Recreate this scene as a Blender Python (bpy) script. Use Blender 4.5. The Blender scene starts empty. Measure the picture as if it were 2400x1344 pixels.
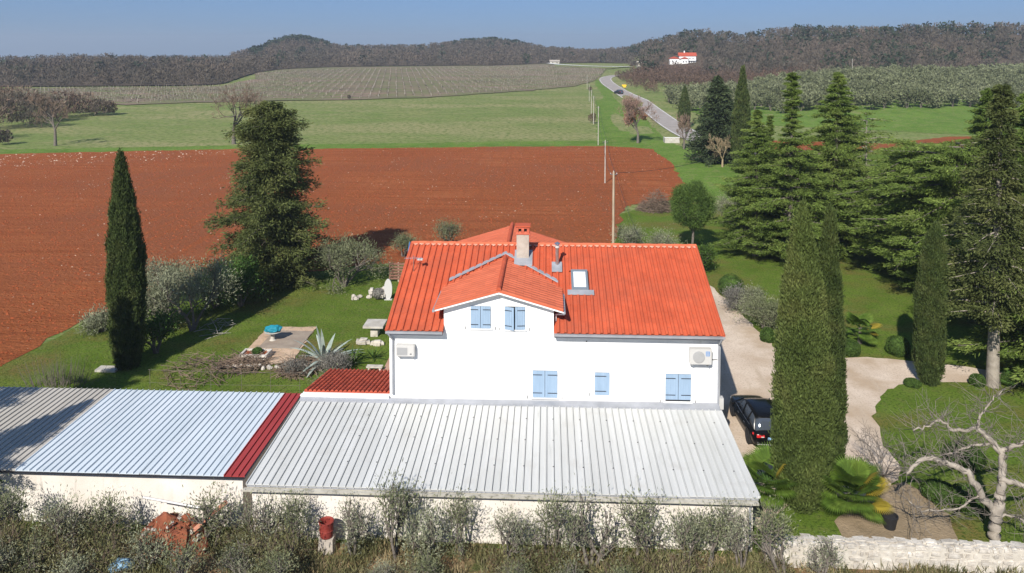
import bpy, bmesh, math, random
import numpy as np
from math import sin, cos, radians, pi, sqrt, atan
from mathutils import Vector, Matrix, noise
from mathutils.geometry import delaunay_2d_cdt

# ---------------------------------------------------------------- camera, light, sky
S = bpy.context.scene
COL = S.collection
CAM_H = 20.0
FPX = 1800.0                      # focal length on a 2400 px wide picture
PITCH = radians(3)                # nearly level camera with a shifted frame: upright lines stay upright
YAW = radians(2.7)
V0 = 115 + FPX * math.tan(PITCH)  # picture row of the optical axis
cd = bpy.data.cameras.new('camera')
cam = bpy.data.objects.new('camera', cd)
COL.objects.link(cam)
cd.sensor_width = 36
cd.lens = 36 * FPX / 2400
cd.clip_start = 0.5
cd.clip_end = 9000
cam.location = (0, 0, CAM_H)
cd.shift_y = -(672 - V0) / 2400
cam.rotation_euler = (pi / 2 - PITCH, 0, YAW)
S.camera = cam

SUN_AZ, SUN_EL = radians(18), radians(37)
w = bpy.data.worlds.new('World')
S.world = w
w.use_nodes = True
nt = w.node_tree
bg = nt.nodes['Background']
sky = nt.nodes.new('ShaderNodeTexSky')
sky.sky_type = 'NISHITA'
sky.sun_disc = False
sky.sun_elevation = SUN_EL
sky.sun_rotation = pi + SUN_AZ
sky.air_density = 1.0
sky.dust_density = 0.3
sky.ozone_density = 3.0
tint = nt.nodes.new('ShaderNodeMixRGB')
tint.blend_type = 'MULTIPLY'
tint.inputs[0].default_value = 1
tint.inputs[2].default_value = (0.42, 0.60, 1.06, 1)
nt.links.new(sky.outputs[0], tint.inputs[1])
even = nt.nodes.new('ShaderNodeMixRGB')
even.inputs[0].default_value = 0.45
even.inputs[2].default_value = (2.75, 4.65, 7.5, 1)
nt.links.new(tint.outputs[0], even.inputs[1])
nt.links.new(even.outputs[0], bg.inputs[0])
bg.inputs[1].default_value = 0.06

sl = bpy.data.lights.new('sun', 'SUN')
sl.energy = 4.9
sl.angle = radians(0.53)
sl.color = (1.0, 0.95, 0.87)
sun = bpy.data.objects.new('sun', sl)
COL.objects.link(sun)
sun.rotation_euler = Vector((sin(SUN_AZ) * cos(SUN_EL), cos(SUN_AZ) * cos(SUN_EL), -sin(SUN_EL))).to_track_quat('-Z', 'Y').to_euler()
sun.location = (-30, -60, 60)

S.view_settings.view_transform = 'Standard'
S.view_settings.look = 'None'
S.view_settings.gamma = 1
S.view_settings.use_curve_mapping = False
S.view_settings.exposure = 0.48

# ---------------------------------------------------------------- picture rays and terrain
FW = np.array((-sin(YAW) * cos(PITCH), cos(YAW) * cos(PITCH), -sin(PITCH)))
RT = np.array((cos(YAW), sin(YAW), 0.0))
UP = np.array((-sin(YAW) * sin(PITCH), cos(YAW) * sin(PITCH), cos(PITCH)))
CP = cos(PITCH)


def smooth(t):
    t = np.clip(t, 0, 1)
    return t * t * (3 - 2 * t)


#        bearing u : foot row v, foot height, ridge row v, ridge distance
KN = np.array([
    (-1500, 215, 2, 138, 620), (0, 205, 2, 139, 600), (400, 203, 2, 134, 600), (520, 200, 2.2, 132, 680), (600, 172, 5, 116, 800),
    (650, 165, 6, 98, 900), (690, 162, 6, 88, 930), (740, 160, 6, 95, 930), (800, 158, 6, 110, 900), (1000, 156, 6, 106, 900), (1100, 155, 6, 95, 950),
    (1155, 155, 6, 91, 950), (1220, 153, 6, 101, 950), (1280, 150, 6.5, 112, 950), (1400, 148, 7, 118, 1000), (1470, 150, 7, 113, 900),
    (1520, 190, 4, 98, 700), (1600, 192, 3, 80, 650), (1660, 192, 3, 78, 620), (1740, 192, 3, 88, 600), (1800, 188, 5, 76, 600),
    (1860, 186, 6, 67, 600), (2000, 178, 8, 68, 580), (2100, 170, 9, 63, 560), (2400, 152, 11, 58, 540), (3800, 150, 11, 58, 540)], float)
FOOT = (CAM_H - KN[:, 2]) * FPX / ((KN[:, 1] - 115) * CP) / CP
RIDH = np.maximum(1.0, CAM_H + (115 - KN[:, 3]) / FPX * KN[:, 4] * CP - 7.0)


def terrain(x, y):
    x = np.asarray(x, float)
    y = np.asarray(y, float)
    xc = x * cos(YAW) + y * sin(YAW)
    D = -x * sin(YAW) + y * cos(YAW)
    u = 1200 + FPX * xc / (CP * np.maximum(D, 40))
    df = np.interp(u, KN[:, 0], FOOT)
    hf = np.interp(u, KN[:, 0], KN[:, 2])
    dr = np.interp(u, KN[:, 0], KN[:, 4])
    hr = np.interp(u, KN[:, 0], RIDH)
    h = hf * smooth((D - 165) / (df - 165))
    t = (D - df) / (dr - df)
    h = np.where(D > df, hf + (hr - hf) * smooth(t), h)
    h = np.where(D > dr, hr - (hr * 0.6) * smooth((D - dr) / 400) - 0.022 * np.maximum(D - dr - 60, 0), h)
    far = smooth((D - df) / 80)
    h = h + far * (1.6 * np.sin(x * 0.021 + 1.3) * np.sin(y * 0.017) + 0.8 * np.sin(x * 0.06) * np.sin(y * 0.05 + 2))
    return h


def P(u, v, h=0.0):
    """the point of the ground (raised by h) that the picture shows at (u, v)"""
    d = FW + (u - 1200) / FPX * RT - (v - V0) / FPX * UP
    t = 20.0
    while t < 2500:
        p = d * t
        if CAM_H + p[2] <= terrain(p[0], p[1]) + h:
            break
        t *= 1.01
    a, b = t / 1.012, t
    for _ in range(24):
        m = (a + b) / 2
        p = d * m
        if CAM_H + p[2] <= terrain(p[0], p[1]) + h:
            b = m
        else:
            a = m
    p = d * b
    return Vector((p[0], p[1], CAM_H + p[2]))


def proj(x, y, z):
    p = np.stack([np.asarray(x, float), np.asarray(y, float), np.asarray(z, float) - CAM_H], -1)
    c = p @ FW
    return 1200 + FPX * (p @ RT) / c, V0 - FPX * (p @ UP) / c


def htop(b, v):
    """height above point b whose top is seen on row v"""
    D = -b.x * sin(YAW) + b.y * cos(YAW)
    tn = (V0 - v) / FPX
    # ray: z change per forward distance
    k = (-sin(PITCH) + tn * cos(PITCH)) / (cos(PITCH) + tn * sin(PITCH))
    return CAM_H + D * k - b.z


# ---------------------------------------------------------------- materials
MATS = {}


def _pos(nt, scale=(1, 1, 1), rot=0.0, obj=False):
    if obj:
        g = nt.nodes.new('ShaderNodeTexCoord'); o = g.outputs['Object']
    else:
        g = nt.nodes.new('ShaderNodeNewGeometry'); o = g.outputs['Position']
    m = nt.nodes.new('ShaderNodeMapping')
    m.inputs['Scale'].default_value = scale
    m.inputs['Rotation'].default_value = (0, 0, rot)
    nt.links.new(o, m.inputs[0])
    return m.outputs[0]


def _noise(nt, vec, scale, detail=4, rough=0.55):
    n = nt.nodes.new('ShaderNodeTexNoise')
    n.inputs['Scale'].default_value = scale
    n.inputs['Detail'].default_value = detail
    n.inputs['Roughness'].default_value = rough
    nt.links.new(vec, n.inputs['Vector'])
    return n.outputs['Fac']


def _ramp(nt, fac, stops):
    r = nt.nodes.new('ShaderNodeValToRGB')
    e = r.color_ramp.elements
    while len(e) < len(stops):
        e.new(0.5)
    for i, (p, c) in enumerate(stops):
        e[i].position = p
        e[i].color = (*c, 1) if len(c) == 3 else c
    nt.links.new(fac, r.inputs[0])
    return r.outputs[0]


def _mix(nt, fac, a, b, mode='MIX'):
    m = nt.nodes.new('ShaderNodeMixRGB')
    m.blend_type = mode
    for i, s in enumerate((fac, a, b)):
        if hasattr(s, 'default_value') or hasattr(s, 'links'):
            nt.links.new(s, m.inputs[i])
        elif isinstance(s, (int, float)):
            m.inputs[i].default_value = s
        else:
            m.inputs[i].default_value = (*s, 1)
    return m.outputs[0]


def mat(name, layers, rough=0.85, metallic=0.0, bump=None, island=0.0, spec=0.3, trans=0.0, obj=False):
    """layers: [base stops, (scale3, noise scale, detail, stops)...] each further layer: (scale3, nscale, detail, lo, hi, colour)"""
    if name in MATS:
        return MATS[name]
    m = bpy.data.materials.new(name)
    m.use_nodes = True
    nt = m.node_tree
    b = nt.nodes['Principled BSDF']
    b.inputs['Roughness'].default_value = rough
    b.inputs['Metallic'].default_value = metallic
    b.inputs['Specular IOR Level'].default_value = spec
    first = layers[0]
    if len(first) == 3 and isinstance(first[0], (int, float)):
        rgb = nt.nodes.new('ShaderNodeRGB'); rgb.outputs[0].default_value = (*first, 1); c = rgb.outputs[0]
    else:
        s3, ns, det, stops = first
        c = _ramp(nt, _noise(nt, _pos(nt, s3, obj=obj), ns, det), stops)
    for L in layers[1:]:
        s3, ns, det, lo, hi, colr = L
        f = _ramp(nt, _noise(nt, _pos(nt, s3, obj=obj), ns, det), [(lo, (0, 0, 0)), (hi, (1, 1, 1))])
        c = _mix(nt, f, c, colr)
    if island:
        g = nt.nodes.new('ShaderNodeNewGeometry')
        oi = nt.nodes.new('ShaderNodeObjectInfo')
        ad = nt.nodes.new('ShaderNodeMath'); ad.operation = 'ADD'
        nt.links.new(g.outputs['Random Per Island'], ad.inputs[0]); nt.links.new(oi.outputs['Random'], ad.inputs[1])
        fr = nt.nodes.new('ShaderNodeMath'); fr.operation = 'FRACT'
        nt.links.new(ad.outputs[0], fr.inputs[0])
        mr = nt.nodes.new('ShaderNodeMapRange')
        mr.inputs['To Min'].default_value = 1 - island
        mr.inputs['To Max'].default_value = 1 + island
        nt.links.new(fr.outputs[0], mr.inputs[0])
        c = _mix(nt, 1.0, c, mr.outputs[0], 'MULTIPLY')
    nt.links.new(c, b.inputs['Base Color'])
    if bump:
        s3, ns, det, st, dist = bump
        bn = nt.nodes.new('ShaderNodeBump')
        bn.inputs['Strength'].default_value = st
        bn.inputs['Distance'].default_value = dist
        nt.links.new(_noise(nt, _pos(nt, s3, obj=obj), ns, det, 0.65), bn.inputs['Height'])
        nt.links.new(bn.outputs[0], b.inputs['Normal'])
    if trans:
        out = nt.nodes['Material Output']
        t = nt.nodes.new('ShaderNodeBsdfTranslucent')
        nt.links.new(c, t.inputs[0])
        ms = nt.nodes.new('ShaderNodeMixShader')
        ms.inputs[0].default_value = trans
        nt.links.new(b.outputs[0], ms.inputs[1]); nt.links.new(t.outputs[0], ms.inputs[2])
        nt.links.new(ms.outputs[0], out.inputs[0])
    MATS[name] = m
    return m


I3 = (1, 1, 1)


def build_haze():
    me = bpy.data.meshes.new('haze')
    bm = bmesh.new(); bmesh.ops.create_cube(bm, size=1)
    for v in bm.verts:
        v.co = ((v.co.x) * 6300, 1200 + v.co.y * 4300, -72 + (v.co.z + .5) * 150)
    bm.to_mesh(me); bm.free()
    o = bpy.data.objects.new('haze', me); COL.objects.link(o); o['kind'] = 'stuff'
    m = bpy.data.materials.new('air_haze'); m.use_nodes = True
    n = m.node_tree; n.nodes.remove(n.nodes['Principled BSDF'])
    v = n.nodes.new('ShaderNodeVolumePrincipled')
    v.inputs['Color'].default_value = (0.75, 0.82, 0.92, 1)
    v.inputs['Density'].default_value = 0.00028
    v.inputs['Anisotropy'].default_value = 0.2
    n.links.new(v.outputs[0], n.nodes['Material Output'].inputs['Volume'])
    me.materials.append(m)


build_haze()
M_ground = mat('meadow_grass', [(I3, 0.035, 6, [(0.3, (0.13, 0.20, 0.045)), (0.52, (0.18, 0.225, 0.07)), (0.7, (0.27, 0.26, 0.11))]),
                                ((1, 3, 1), 0.09, 8, 0.46, 0.62, (0.12, 0.185, 0.045)), ((0.25, 1.6, 1), 0.35, 8, 0.46, 0.62, (0.22, 0.225, 0.095)), ((0.5, 1.2, 1), 0.03, 8, 0.47, 0.6, (0.27, 0.255, 0.12)), (I3, 0.9, 10, 0.47, 0.6, (0.10, 0.145, 0.038)), (I3, 2.4, 8, 0.52, 0.66, (0.21, 0.20, 0.095))], 0.95, bump=(I3, 3.0, 6, 0.7, 0.12), spec=0.02)
M_green = mat('fresh_grass', [(I3, 0.15, 6, [(0.3, (0.085, 0.155, 0.025)), (0.6, (0.135, 0.215, 0.04))]), (I3, 0.6, 8, 0.5, 0.66, (0.17, 0.20, 0.065)), (I3, 2.5, 8, 0.5, 0.66, (0.07, 0.12, 0.025))], 0.95, bump=(I3, 4.0, 6, 0.7, 0.1), spec=0.02)
M_lawn = mat('garden_lawn', [(I3, 0.35, 6, [(0.25, (0.075, 0.125, 0.016)), (0.5, (0.105, 0.16, 0.024)), (0.75, (0.145, 0.195, 0.035))]),
                             ((1, 1.4, 1), 0.16, 7, 0.5, 0.66, (0.16, 0.125, 0.042)), (I3, 1.7, 8, 0.5, 0.66, (0.13, 0.155, 0.04)), (I3, 7, 6, 0.48, 0.66, (0.05, 0.08, 0.014))], 0.95, bump=(I3, 12.0, 6, 0.8, 0.08), spec=0.02)
M_soil = mat('red_soil', [(I3, 0.05, 7, [(0.3, (0.25, 0.078, 0.030)), (0.55, (0.315, 0.104, 0.041)), (0.75, (0.375, 0.14, 0.06))]),
                          ((0.15, 3, 1), 0.3, 8, 0.45, 0.62, (0.235, 0.072, 0.028)), (I3, 0.03, 6, 0.46, 0.6, (0.24, 0.085, 0.04)), ((1, 0.06, 1), 0.9, 4, 0.5, 0.62, (0.265, 0.085, 0.034)), (I3, 2.2, 6, 0.55, 0.78, (0.19, 0.05, 0.021))], 0.97, bump=((1, 1.6, 1), 2.2, 8, 1.0, 0.28), spec=0.02)
M_vine = mat('vineyard_soil', [((1, 2.2, 1), 0.02, 7, [(0.3, (0.13, 0.115, 0.075)), (0.5, (0.19, 0.15, 0.11)), (0.7, (0.24, 0.17, 0.13))]),
                               ((1, 4, 1), 0.05, 6, 0.44, 0.6, (0.145, 0.16, 0.07))], 0.97, bump=(I3, 1, 4, 0.5, 0.2), spec=0.02)
M_floor = mat('leaf_litter', [(I3, 0.03, 7, [(0.3, (0.07, 0.058, 0.04)), (0.7, (0.13, 0.10, 0.075))])], 0.97, bump=(I3, 0.3, 6, 0.8, 1.0), spec=0.02)
M_gravel = mat('pale_gravel', [(I3, 0.5, 6, [(0.3, (0.50, 0.40, 0.31)), (0.7, (0.62, 0.52, 0.42))]), (I3, 0.3, 8, 0.47, 0.64, (0.42, 0.32, 0.225)), ((1, 0.12, 1), 0.9, 6, 0.52, 0.66, (0.46, 0.37, 0.28)), (I3, 9, 6, 0.52, 0.7, (0.38, 0.30, 0.23))], 0.95, bump=(I3, 18, 5, 0.6, 0.03), spec=0.02)
M_dirt = mat('verge_dirt', [(I3, 0.6, 8, [(0.3, (0.16, 0.12, 0.06)), (0.5, (0.28, 0.17, 0.09)), (0.7, (0.32, 0.24, 0.14))]), (I3, 1.1, 7, 0.45, 0.6, (0.09, 0.105, 0.035)), (I3, 9, 5, 0.5, 0.8, (0.17, 0.13, 0.08))], 0.97, bump=(I3, 7, 7, 1, 0.15), spec=0.02)
M_asphalt = mat('asphalt_road', [(I3, 0.4, 6, [(0.3, (0.27, 0.24, 0.215)), (0.7, (0.36, 0.32, 0.29))])], 0.9, bump=(I3, 8, 4, 0.3, 0.02))
M_line = mat('road_paint', [(I3, 3, 5, [(0.3, (0.6, 0.6, 0.56)), (0.7, (0.8, 0.8, 0.76))])], 0.8)
M_white = mat('white_plaster', [(I3, 0.7, 7, [(0.3, (0.76, 0.76, 0.75)), (0.7, (0.82, 0.82, 0.81))]), ((1.2, 1.2, 0.18), 1.6, 8, 0.56, 0.8, (0.66, 0.655, 0.64))], 0.9, bump=(I3, 22, 5, 0.15, 0.01))
M_shedwall = mat('stained_plaster', [(I3, 0.5, 7, [(0.3, (0.60, 0.54, 0.47)), (0.7, (0.74, 0.70, 0.64))]), ((1, 1, 0.35), 1.3, 8, 0.55, 0.8, (0.50, 0.45, 0.38)), ((1.5, 1, 0.3), 3, 8, 0.62, 0.85, (0.3, 0.28, 0.24))], 0.95, bump=(I3, 10, 6, 0.35, 0.02))
M_tile = mat('terracotta', [(I3, 0.8, 6, [(0.25, (0.42, 0.076, 0.031)), (0.5, (0.48, 0.090, 0.037)), (0.8, (0.53, 0.108, 0.046))]), (I3, 0.35, 8, 0.5, 0.68, (0.40, 0.085, 0.040)), (I3, 7, 6, 0.6, 0.8, (0.34, 0.075, 0.042))], 0.75, bump=(I3, 25, 4, 0.2, 0.01), island=0.06)
M_tile_new = mat('pale_terracotta', [(I3, 1.0, 6, [(0.25, (0.49, 0.11, 0.05)), (0.8, (0.58, 0.145, 0.07))]), (I3, 5, 6, 0.6, 0.85, (0.42, 0.085, 0.04))], 0.75, island=0.09)
M_tile_old = mat('dark_terracotta', [(I3, 2, 6, [(0.25, (0.30, 0.05, 0.025)), (0.8, (0.46, 0.085, 0.042))]), (I3, 8, 6, 0.6, 0.8, (0.18, 0.05, 0.03))], 0.8, island=0.16)
M_mortar = mat('ridge_mortar', [(I3, 5, 6, [(0.35, (0.60, 0.20, 0.12)), (0.65, (0.66, 0.40, 0.30))])], 0.9, bump=(I3, 20, 4, 0.5, 0.02))
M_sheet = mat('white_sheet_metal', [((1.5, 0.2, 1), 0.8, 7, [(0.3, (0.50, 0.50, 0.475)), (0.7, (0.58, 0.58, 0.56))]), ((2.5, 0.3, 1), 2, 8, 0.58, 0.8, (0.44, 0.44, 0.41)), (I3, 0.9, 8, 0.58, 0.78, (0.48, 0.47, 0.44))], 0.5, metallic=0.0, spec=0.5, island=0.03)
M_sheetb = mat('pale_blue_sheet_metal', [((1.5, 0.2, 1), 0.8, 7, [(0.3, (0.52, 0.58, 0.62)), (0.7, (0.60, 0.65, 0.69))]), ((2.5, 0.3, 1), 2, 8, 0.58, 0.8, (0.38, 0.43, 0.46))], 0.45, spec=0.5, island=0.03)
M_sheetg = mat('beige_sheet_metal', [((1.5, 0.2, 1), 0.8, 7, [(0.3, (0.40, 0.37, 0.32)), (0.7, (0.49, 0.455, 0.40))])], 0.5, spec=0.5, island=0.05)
M_sheetr = mat('red_sheet_metal', [((1.5, 0.2, 1), 0.8, 7, [(0.3, (0.30, 0.035, 0.03)), (0.7, (0.37, 0.05, 0.045))])], 0.5, spec=0.5, island=0.05)
M_flash = mat('grey_flashing', [((1, 1, 1), 1.5, 6, [(0.3, (0.28, 0.29, 0.31)), (0.7, (0.38, 0.39, 0.42))])], 0.55, metallic=0.2)
M_concrete = mat('concrete', [(I3, 1.5, 7, [(0.3, (0.36, 0.33, 0.28)), (0.7, (0.52, 0.49, 0.44))]), (I3, 8, 6, 0.6, 0.8, (0.25, 0.24, 0.2))], 0.95, bump=(I3, 12, 6, 0.4, 0.02))
M_moss = mat('mossy_fascia', [(I3, 2.5, 7, [(0.3, (0.33, 0.31, 0.26)), (0.7, (0.55, 0.52, 0.45))]), (I3, 7, 7, 0.55, 0.7, (0.17, 0.16, 0.11))], 0.95)
M_shutter = mat('blue_shutter_paint', [((1, 1, 0.2), 4, 6, [(0.3, (0.24, 0.335, 0.45)), (0.7, (0.29, 0.39, 0.51))])], 0.65)
M_black = mat('black_iron', [(0.02, 0.02, 0.025)], 0.6)
M_dark = mat('dark_void', [(0.02, 0.02, 0.022)], 0.9)
M_acw = mat('appliance_white', [(0.50, 0.49, 0.47)], 0.45)
M_acg = mat('appliance_grille', [(0.33, 0.33, 0.33)], 0.6)
M_steel = mat('stainless_steel', [(I3, 6, 5, [(0.3, (0.5, 0.5, 0.5)), (0.7, (0.65, 0.65, 0.66))])], 0.25, metallic=0.9)
M_glass = mat('window_glass', [(0.05, 0.06, 0.075)], 0.04, spec=1.0)
M_skyglass = mat('skylight_blind', [(0.72, 0.76, 0.82)], 0.1, spec=0.8)
M_chim = mat('chimney_render', [(I3, 4, 6, [(0.3, (0.36, 0.31, 0.26)), (0.7, (0.46, 0.41, 0.35))])], 0.95, bump=(I3, 15, 5, 0.3, 0.02))
M_brick = mat('red_brick', [(I3, 5, 6, [(0.3, (0.42, 0.09, 0.05)), (0.7, (0.55, 0.15, 0.09))])], 0.9, island=0.15)
M_stone = mat('limestone', [(I3, 2.2, 8, [(0.3, (0.34, 0.30, 0.25)), (0.5, (0.50, 0.46, 0.40)), (0.7, (0.60, 0.56, 0.50))]), (I3, 9, 7, 0.58, 0.75, (0.33, 0.31, 0.27))], 0.95, bump=(I3, 9, 7, 0.8, 0.05), island=0.14)
M_fstone = mat('field_stone', [(0.48, 0.36, 0.27)], 0.95, island=0.25, spec=0.02)
M_clod = mat('soil_clod', [(0.25, 0.065, 0.026)], 0.97, island=0.15, spec=0.02)
M_bark = mat('grey_bark', [(I3, 6, 6, [(0.3, (0.10, 0.085, 0.07)), (0.7, (0.19, 0.165, 0.14))])], 0.95, bump=(I3, 20, 5, 0.6, 0.03))
M_palebark = mat('pale_bark', [(I3, 3, 7, [(0.3, (0.22, 0.19, 0.155)), (0.7, (0.38, 0.335, 0.28))]), (I3, 12, 6, 0.58, 0.75, (0.2, 0.17, 0.14))], 0.95, bump=(I3, 14, 6, 0.7, 0.03))
M_wood = mat('weathered_wood', [((1, 1, 0.15), 6, 6, [(0.3, (0.30, 0.23, 0.16)), (0.7, (0.46, 0.37, 0.27))])], 0.9)
M_twig = mat('bare_twigs', [(I3, 0.4, 5, [(0.3, (0.15, 0.115, 0.085)), (0.7, (0.24, 0.175, 0.13))])], 0.95, island=0.25, spec=0.02)
M_twigp = mat('pale_twigs', [(I3, 0.4, 5, [(0.3, (0.30, 0.27, 0.24)), (0.7, (0.42, 0.38, 0.34))])], 0.95, island=0.2)
M_wood_far = mat('woodland_twigs', [(I3, 0.03, 6, [(0.3, (0.075, 0.07, 0.055)), (0.5, (0.105, 0.09, 0.07)), (0.7, (0.145, 0.112, 0.086))])], 0.95, island=0.25, spec=0.02)
M_red_scrub = mat('red_scrub_twigs', [(I3, 0.05, 6, [(0.3, (0.085, 0.062, 0.046)), (0.7, (0.14, 0.09, 0.066))])], 0.95, island=0.35, spec=0.02)


def foliage(name, dark, mid, light, sc=0.6, isl=0.35, tr=0.15):
    return mat(name, [(I3, sc, 5, [(0.3, dark), (0.5, mid), (0.72, light)])], 0.75, island=isl, trans=tr, spec=0.2)


F_cyp = foliage('cypress_foliage', (0.035, 0.055, 0.014), (0.055, 0.078, 0.02), (0.085, 0.10, 0.03), 1.1)
F_cypb = foliage('brownish_cypress_foliage', (0.06, 0.085, 0.02), (0.09, 0.12, 0.03), (0.13, 0.14, 0.042), 0.5)
F_cedar = foliage('cedar_foliage', (0.09, 0.135, 0.025), (0.14, 0.20, 0.04), (0.21, 0.265, 0.065), 0.5, 0.35, 0.3)
F_cedary = foliage('yellowish_conifer_foliage', (0.055, 0.074, 0.022), (0.095, 0.115, 0.034), (0.155, 0.165, 0.055), 0.5, 0.35, 0.25)
F_fir = foliage('dark_fir_foliage', (0.03, 0.048, 0.022), (0.05, 0.072, 0.03), (0.07, 0.095, 0.038), 0.3)
F_olive = foliage('olive_foliage', (0.10, 0.115, 0.055), (0.15, 0.165, 0.085), (0.23, 0.24, 0.14), 0.8, 0.4, 0.1)
F_oliveg = foliage('silver_olive_foliage', (0.13, 0.145, 0.085), (0.20, 0.21, 0.13), (0.30, 0.31, 0.21), 0.8, 0.4, 0.1)
F_grove = foliage('olive_grove_foliage', (0.10, 0.115, 0.055), (0.15, 0.165, 0.085), (0.21, 0.225, 0.13), 0.1, 0.35, 0.1)
F_leaf = foliage('green_leaf', (0.035, 0.075, 0.014), (0.055, 0.11, 0.02), (0.085, 0.15, 0.03), 1.2)
F_box = foliage('clipped_box', (0.035, 0.065, 0.012), (0.05, 0.09, 0.016), (0.07, 0.115, 0.022), 3)
F_pine = foliage('pine_foliage', (0.055, 0.095, 0.02), (0.085, 0.14, 0.03), (0.12, 0.18, 0.04), 0.8)
F_palm = foliage('palm_frond', (0.055, 0.105, 0.014), (0.09, 0.155, 0.02), (0.15, 0.21, 0.035), 1.0, 0.25, 0.25)
F_brownleaf = foliage('dry_brown_leaf', (0.22, 0.10, 0.06), (0.32, 0.15, 0.09), (0.42, 0.22, 0.14), 1.0)
F_dry = foliage('dry_grass_blades', (0.20, 0.15, 0.08), (0.30, 0.24, 0.13), (0.40, 0.34, 0.2), 0.8)
F_weed = foliage('weed_blades', (0.085, 0.09, 0.035), (0.145, 0.14, 0.06), (0.22, 0.20, 0.10), 0.8)
F_ever = foliage('far_evergreen', (0.02, 0.034, 0.018), (0.03, 0.046, 0.024), (0.042, 0.06, 0.03), 0.05)
F_agave = foliage('agave_leaf', (0.24, 0.30, 0.26), (0.33, 0.38, 0.33), (0.45, 0.48, 0.42), 2, 0.15, 0.1)
F_lav = foliage('lavender_foliage', (0.12, 0.12, 0.10), (0.18, 0.17, 0.15), (0.25, 0.23, 0.20), 1.5)


# ---------------------------------------------------------------- objects
def link(name, me, m=None, parent=None, loc=None):
    o = bpy.data.objects.new(name, me)
    if m is not None and me is not None and not me.materials:
        me.materials.append(m)
    COL.objects.link(o)
    if parent is not None:
        o.parent = parent
    if loc is not None:
        o.location = loc
    return o


def tag(o, label=None, cat=None, group=None, kind=None):
    if label: o['label'] = label
    if cat: o['category'] = cat
    if group: o['group'] = group
    if kind: o['kind'] = kind
    return o


def thing(name, label, cat, loc=(0, 0, 0), rz=0.0, group=None):
    o = bpy.data.objects.new(name, None)
    o.empty_display_size = 0.3
    COL.objects.link(o)
    o.location = loc
    o.rotation_euler = (0, 0, rz)
    return tag(o, label, cat, group)


def copy_tree(o, parent=None):
    c = o.copy()
    COL.objects.link(c)
    c.parent = parent
    for ch in list(o.children):
        copy_tree(ch, c)
    return c


def base_of(o):
    v = Vector((0, 0, 0))
    while o is not None:
        v += o.location
        o = o.parent
    return v


class MB:
    def __init__(s):
        s.v = []; s.f = []

    def quad(s, *p):
        n = len(s.v); s.v += [tuple(q) for q in p]; s.f.append(tuple(range(n, n + len(p)))); return s

    def box(s, x0, y0, z0, x1, y1, z1):
        n = len(s.v)
        s.v += [(x0, y0, z0), (x1, y0, z0), (x1, y1, z0), (x0, y1, z0), (x0, y0, z1), (x1, y0, z1), (x1, y1, z1), (x0, y1, z1)]
        s.f += [tuple(n + i for i in q) for q in ((0, 3, 2, 1), (4, 5, 6, 7), (0, 1, 5, 4), (1, 2, 6, 5), (2, 3, 7, 6), (3, 0, 4, 7))]
        return s

    def hexa(s, p):
        n = len(s.v); s.v += [tuple(q) for q in p]
        s.f += [tuple(n + i for i in q) for q in ((0, 3, 2, 1), (4, 5, 6, 7), (0, 1, 5, 4), (1, 2, 6, 5), (2, 3, 7, 6), (3, 0, 4, 7))]
        return s

    def prism(s, poly, axis, a, b):
        """poly of 2D points, extruded along axis from a to b"""
        def mk(p, t):
            if axis == 'y': return (p[0], t, p[1])
            if axis == 'x': return (t, p[0], p[1])
            return (p[0], p[1], t)
        n = len(s.v); k = len(poly)
        s.v += [mk(p, a) for p in poly] + [mk(p, b) for p in poly]
        s.f.append(tuple(n + i for i in range(k))[::-1]); s.f.append(tuple(n + k + i for i in range(k)))
        for i in range(k):
            j = (i + 1) % k
            s.f.append((n + i, n + j, n + k + j, n + k + i))
        return s

    def tube(s, pts, rad, n=8, cap=True):
        pts = [Vector(p) for p in pts]
        if isinstance(rad, (int, float)): rad = [rad] * len(pts)
        st = len(s.v)
        for i, p in enumerate(pts):
            d = (pts[min(i + 1, len(pts) - 1)] - pts[max(i - 1, 0)]).normalized()
            a = d.cross(Vector((0, 0, 1)))
            if a.length < 0.05: a = d.cross(Vector((0, 1, 0)))
            a.normalize(); b = d.cross(a)
            for k in range(n):
                t = 2 * pi * k / n
                s.v.append(tuple(p + (a * cos(t) + b * sin(t)) * rad[i]))
        for i in range(len(pts) - 1):
            for k in range(n):
                j = (k + 1) % n
                s.f.append((st + i * n + k, st + i * n + j, st + (i + 1) * n + j, st + (i + 1) * n + k))
        if cap:
            s.f.append(tuple(st + k for k in range(n))[::-1])
            s.f.append(tuple(st + (len(pts) - 1) * n + k for k in range(n)))
        return s

    def lathe(s, prof, c=(0, 0, 0), n=16, axis='z'):
        st = len(s.v)
        for r, z in prof:
            for k in range(n):
                t = 2 * pi * k / n
                if axis == 'z': s.v.append((c[0] + r * cos(t), c[1] + r * sin(t), c[2] + z))
                elif axis == 'x': s.v.append((c[0] + z, c[1] + r * cos(t), c[2] + r * sin(t)))
                else: s.v.append((c[0] + r * sin(t), c[1] + z, c[2] + r * cos(t)))
        for i in range(len(prof) - 1):
            for k in range(n):
                j = (k + 1) % n
                s.f.append((st + i * n + k, st + i * n + j, st + (i + 1) * n + j, st + (i + 1) * n + k))
        s.f.append(tuple(st + k for k in range(n))[::-1])
        s.f.append(tuple(st + (len(prof) - 1) * n + k for k in range(n)))
        return s

    def mesh(s, name, off=(0, 0, 0), sm=False):
        me = bpy.data.meshes.new(name)
        me.from_pydata([(a - off[0], b - off[1], c - off[2]) for a, b, c in s.v], [], s.f)
        bm = bmesh.new(); bm.from_mesh(me); bmesh.ops.recalc_face_normals(bm, faces=bm.faces); bm.to_mesh(me); bm.free()
        if sm:
            me.polygons.foreach_set('use_smooth', [True] * len(me.polygons))
        return me

    def build(s, name, m, parent=None, world=True, sm=False):
        off = base_of(parent) if (parent is not None and world) else (0, 0, 0)
        return link(name, s.mesh(name, off, sm), m, parent)


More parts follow.
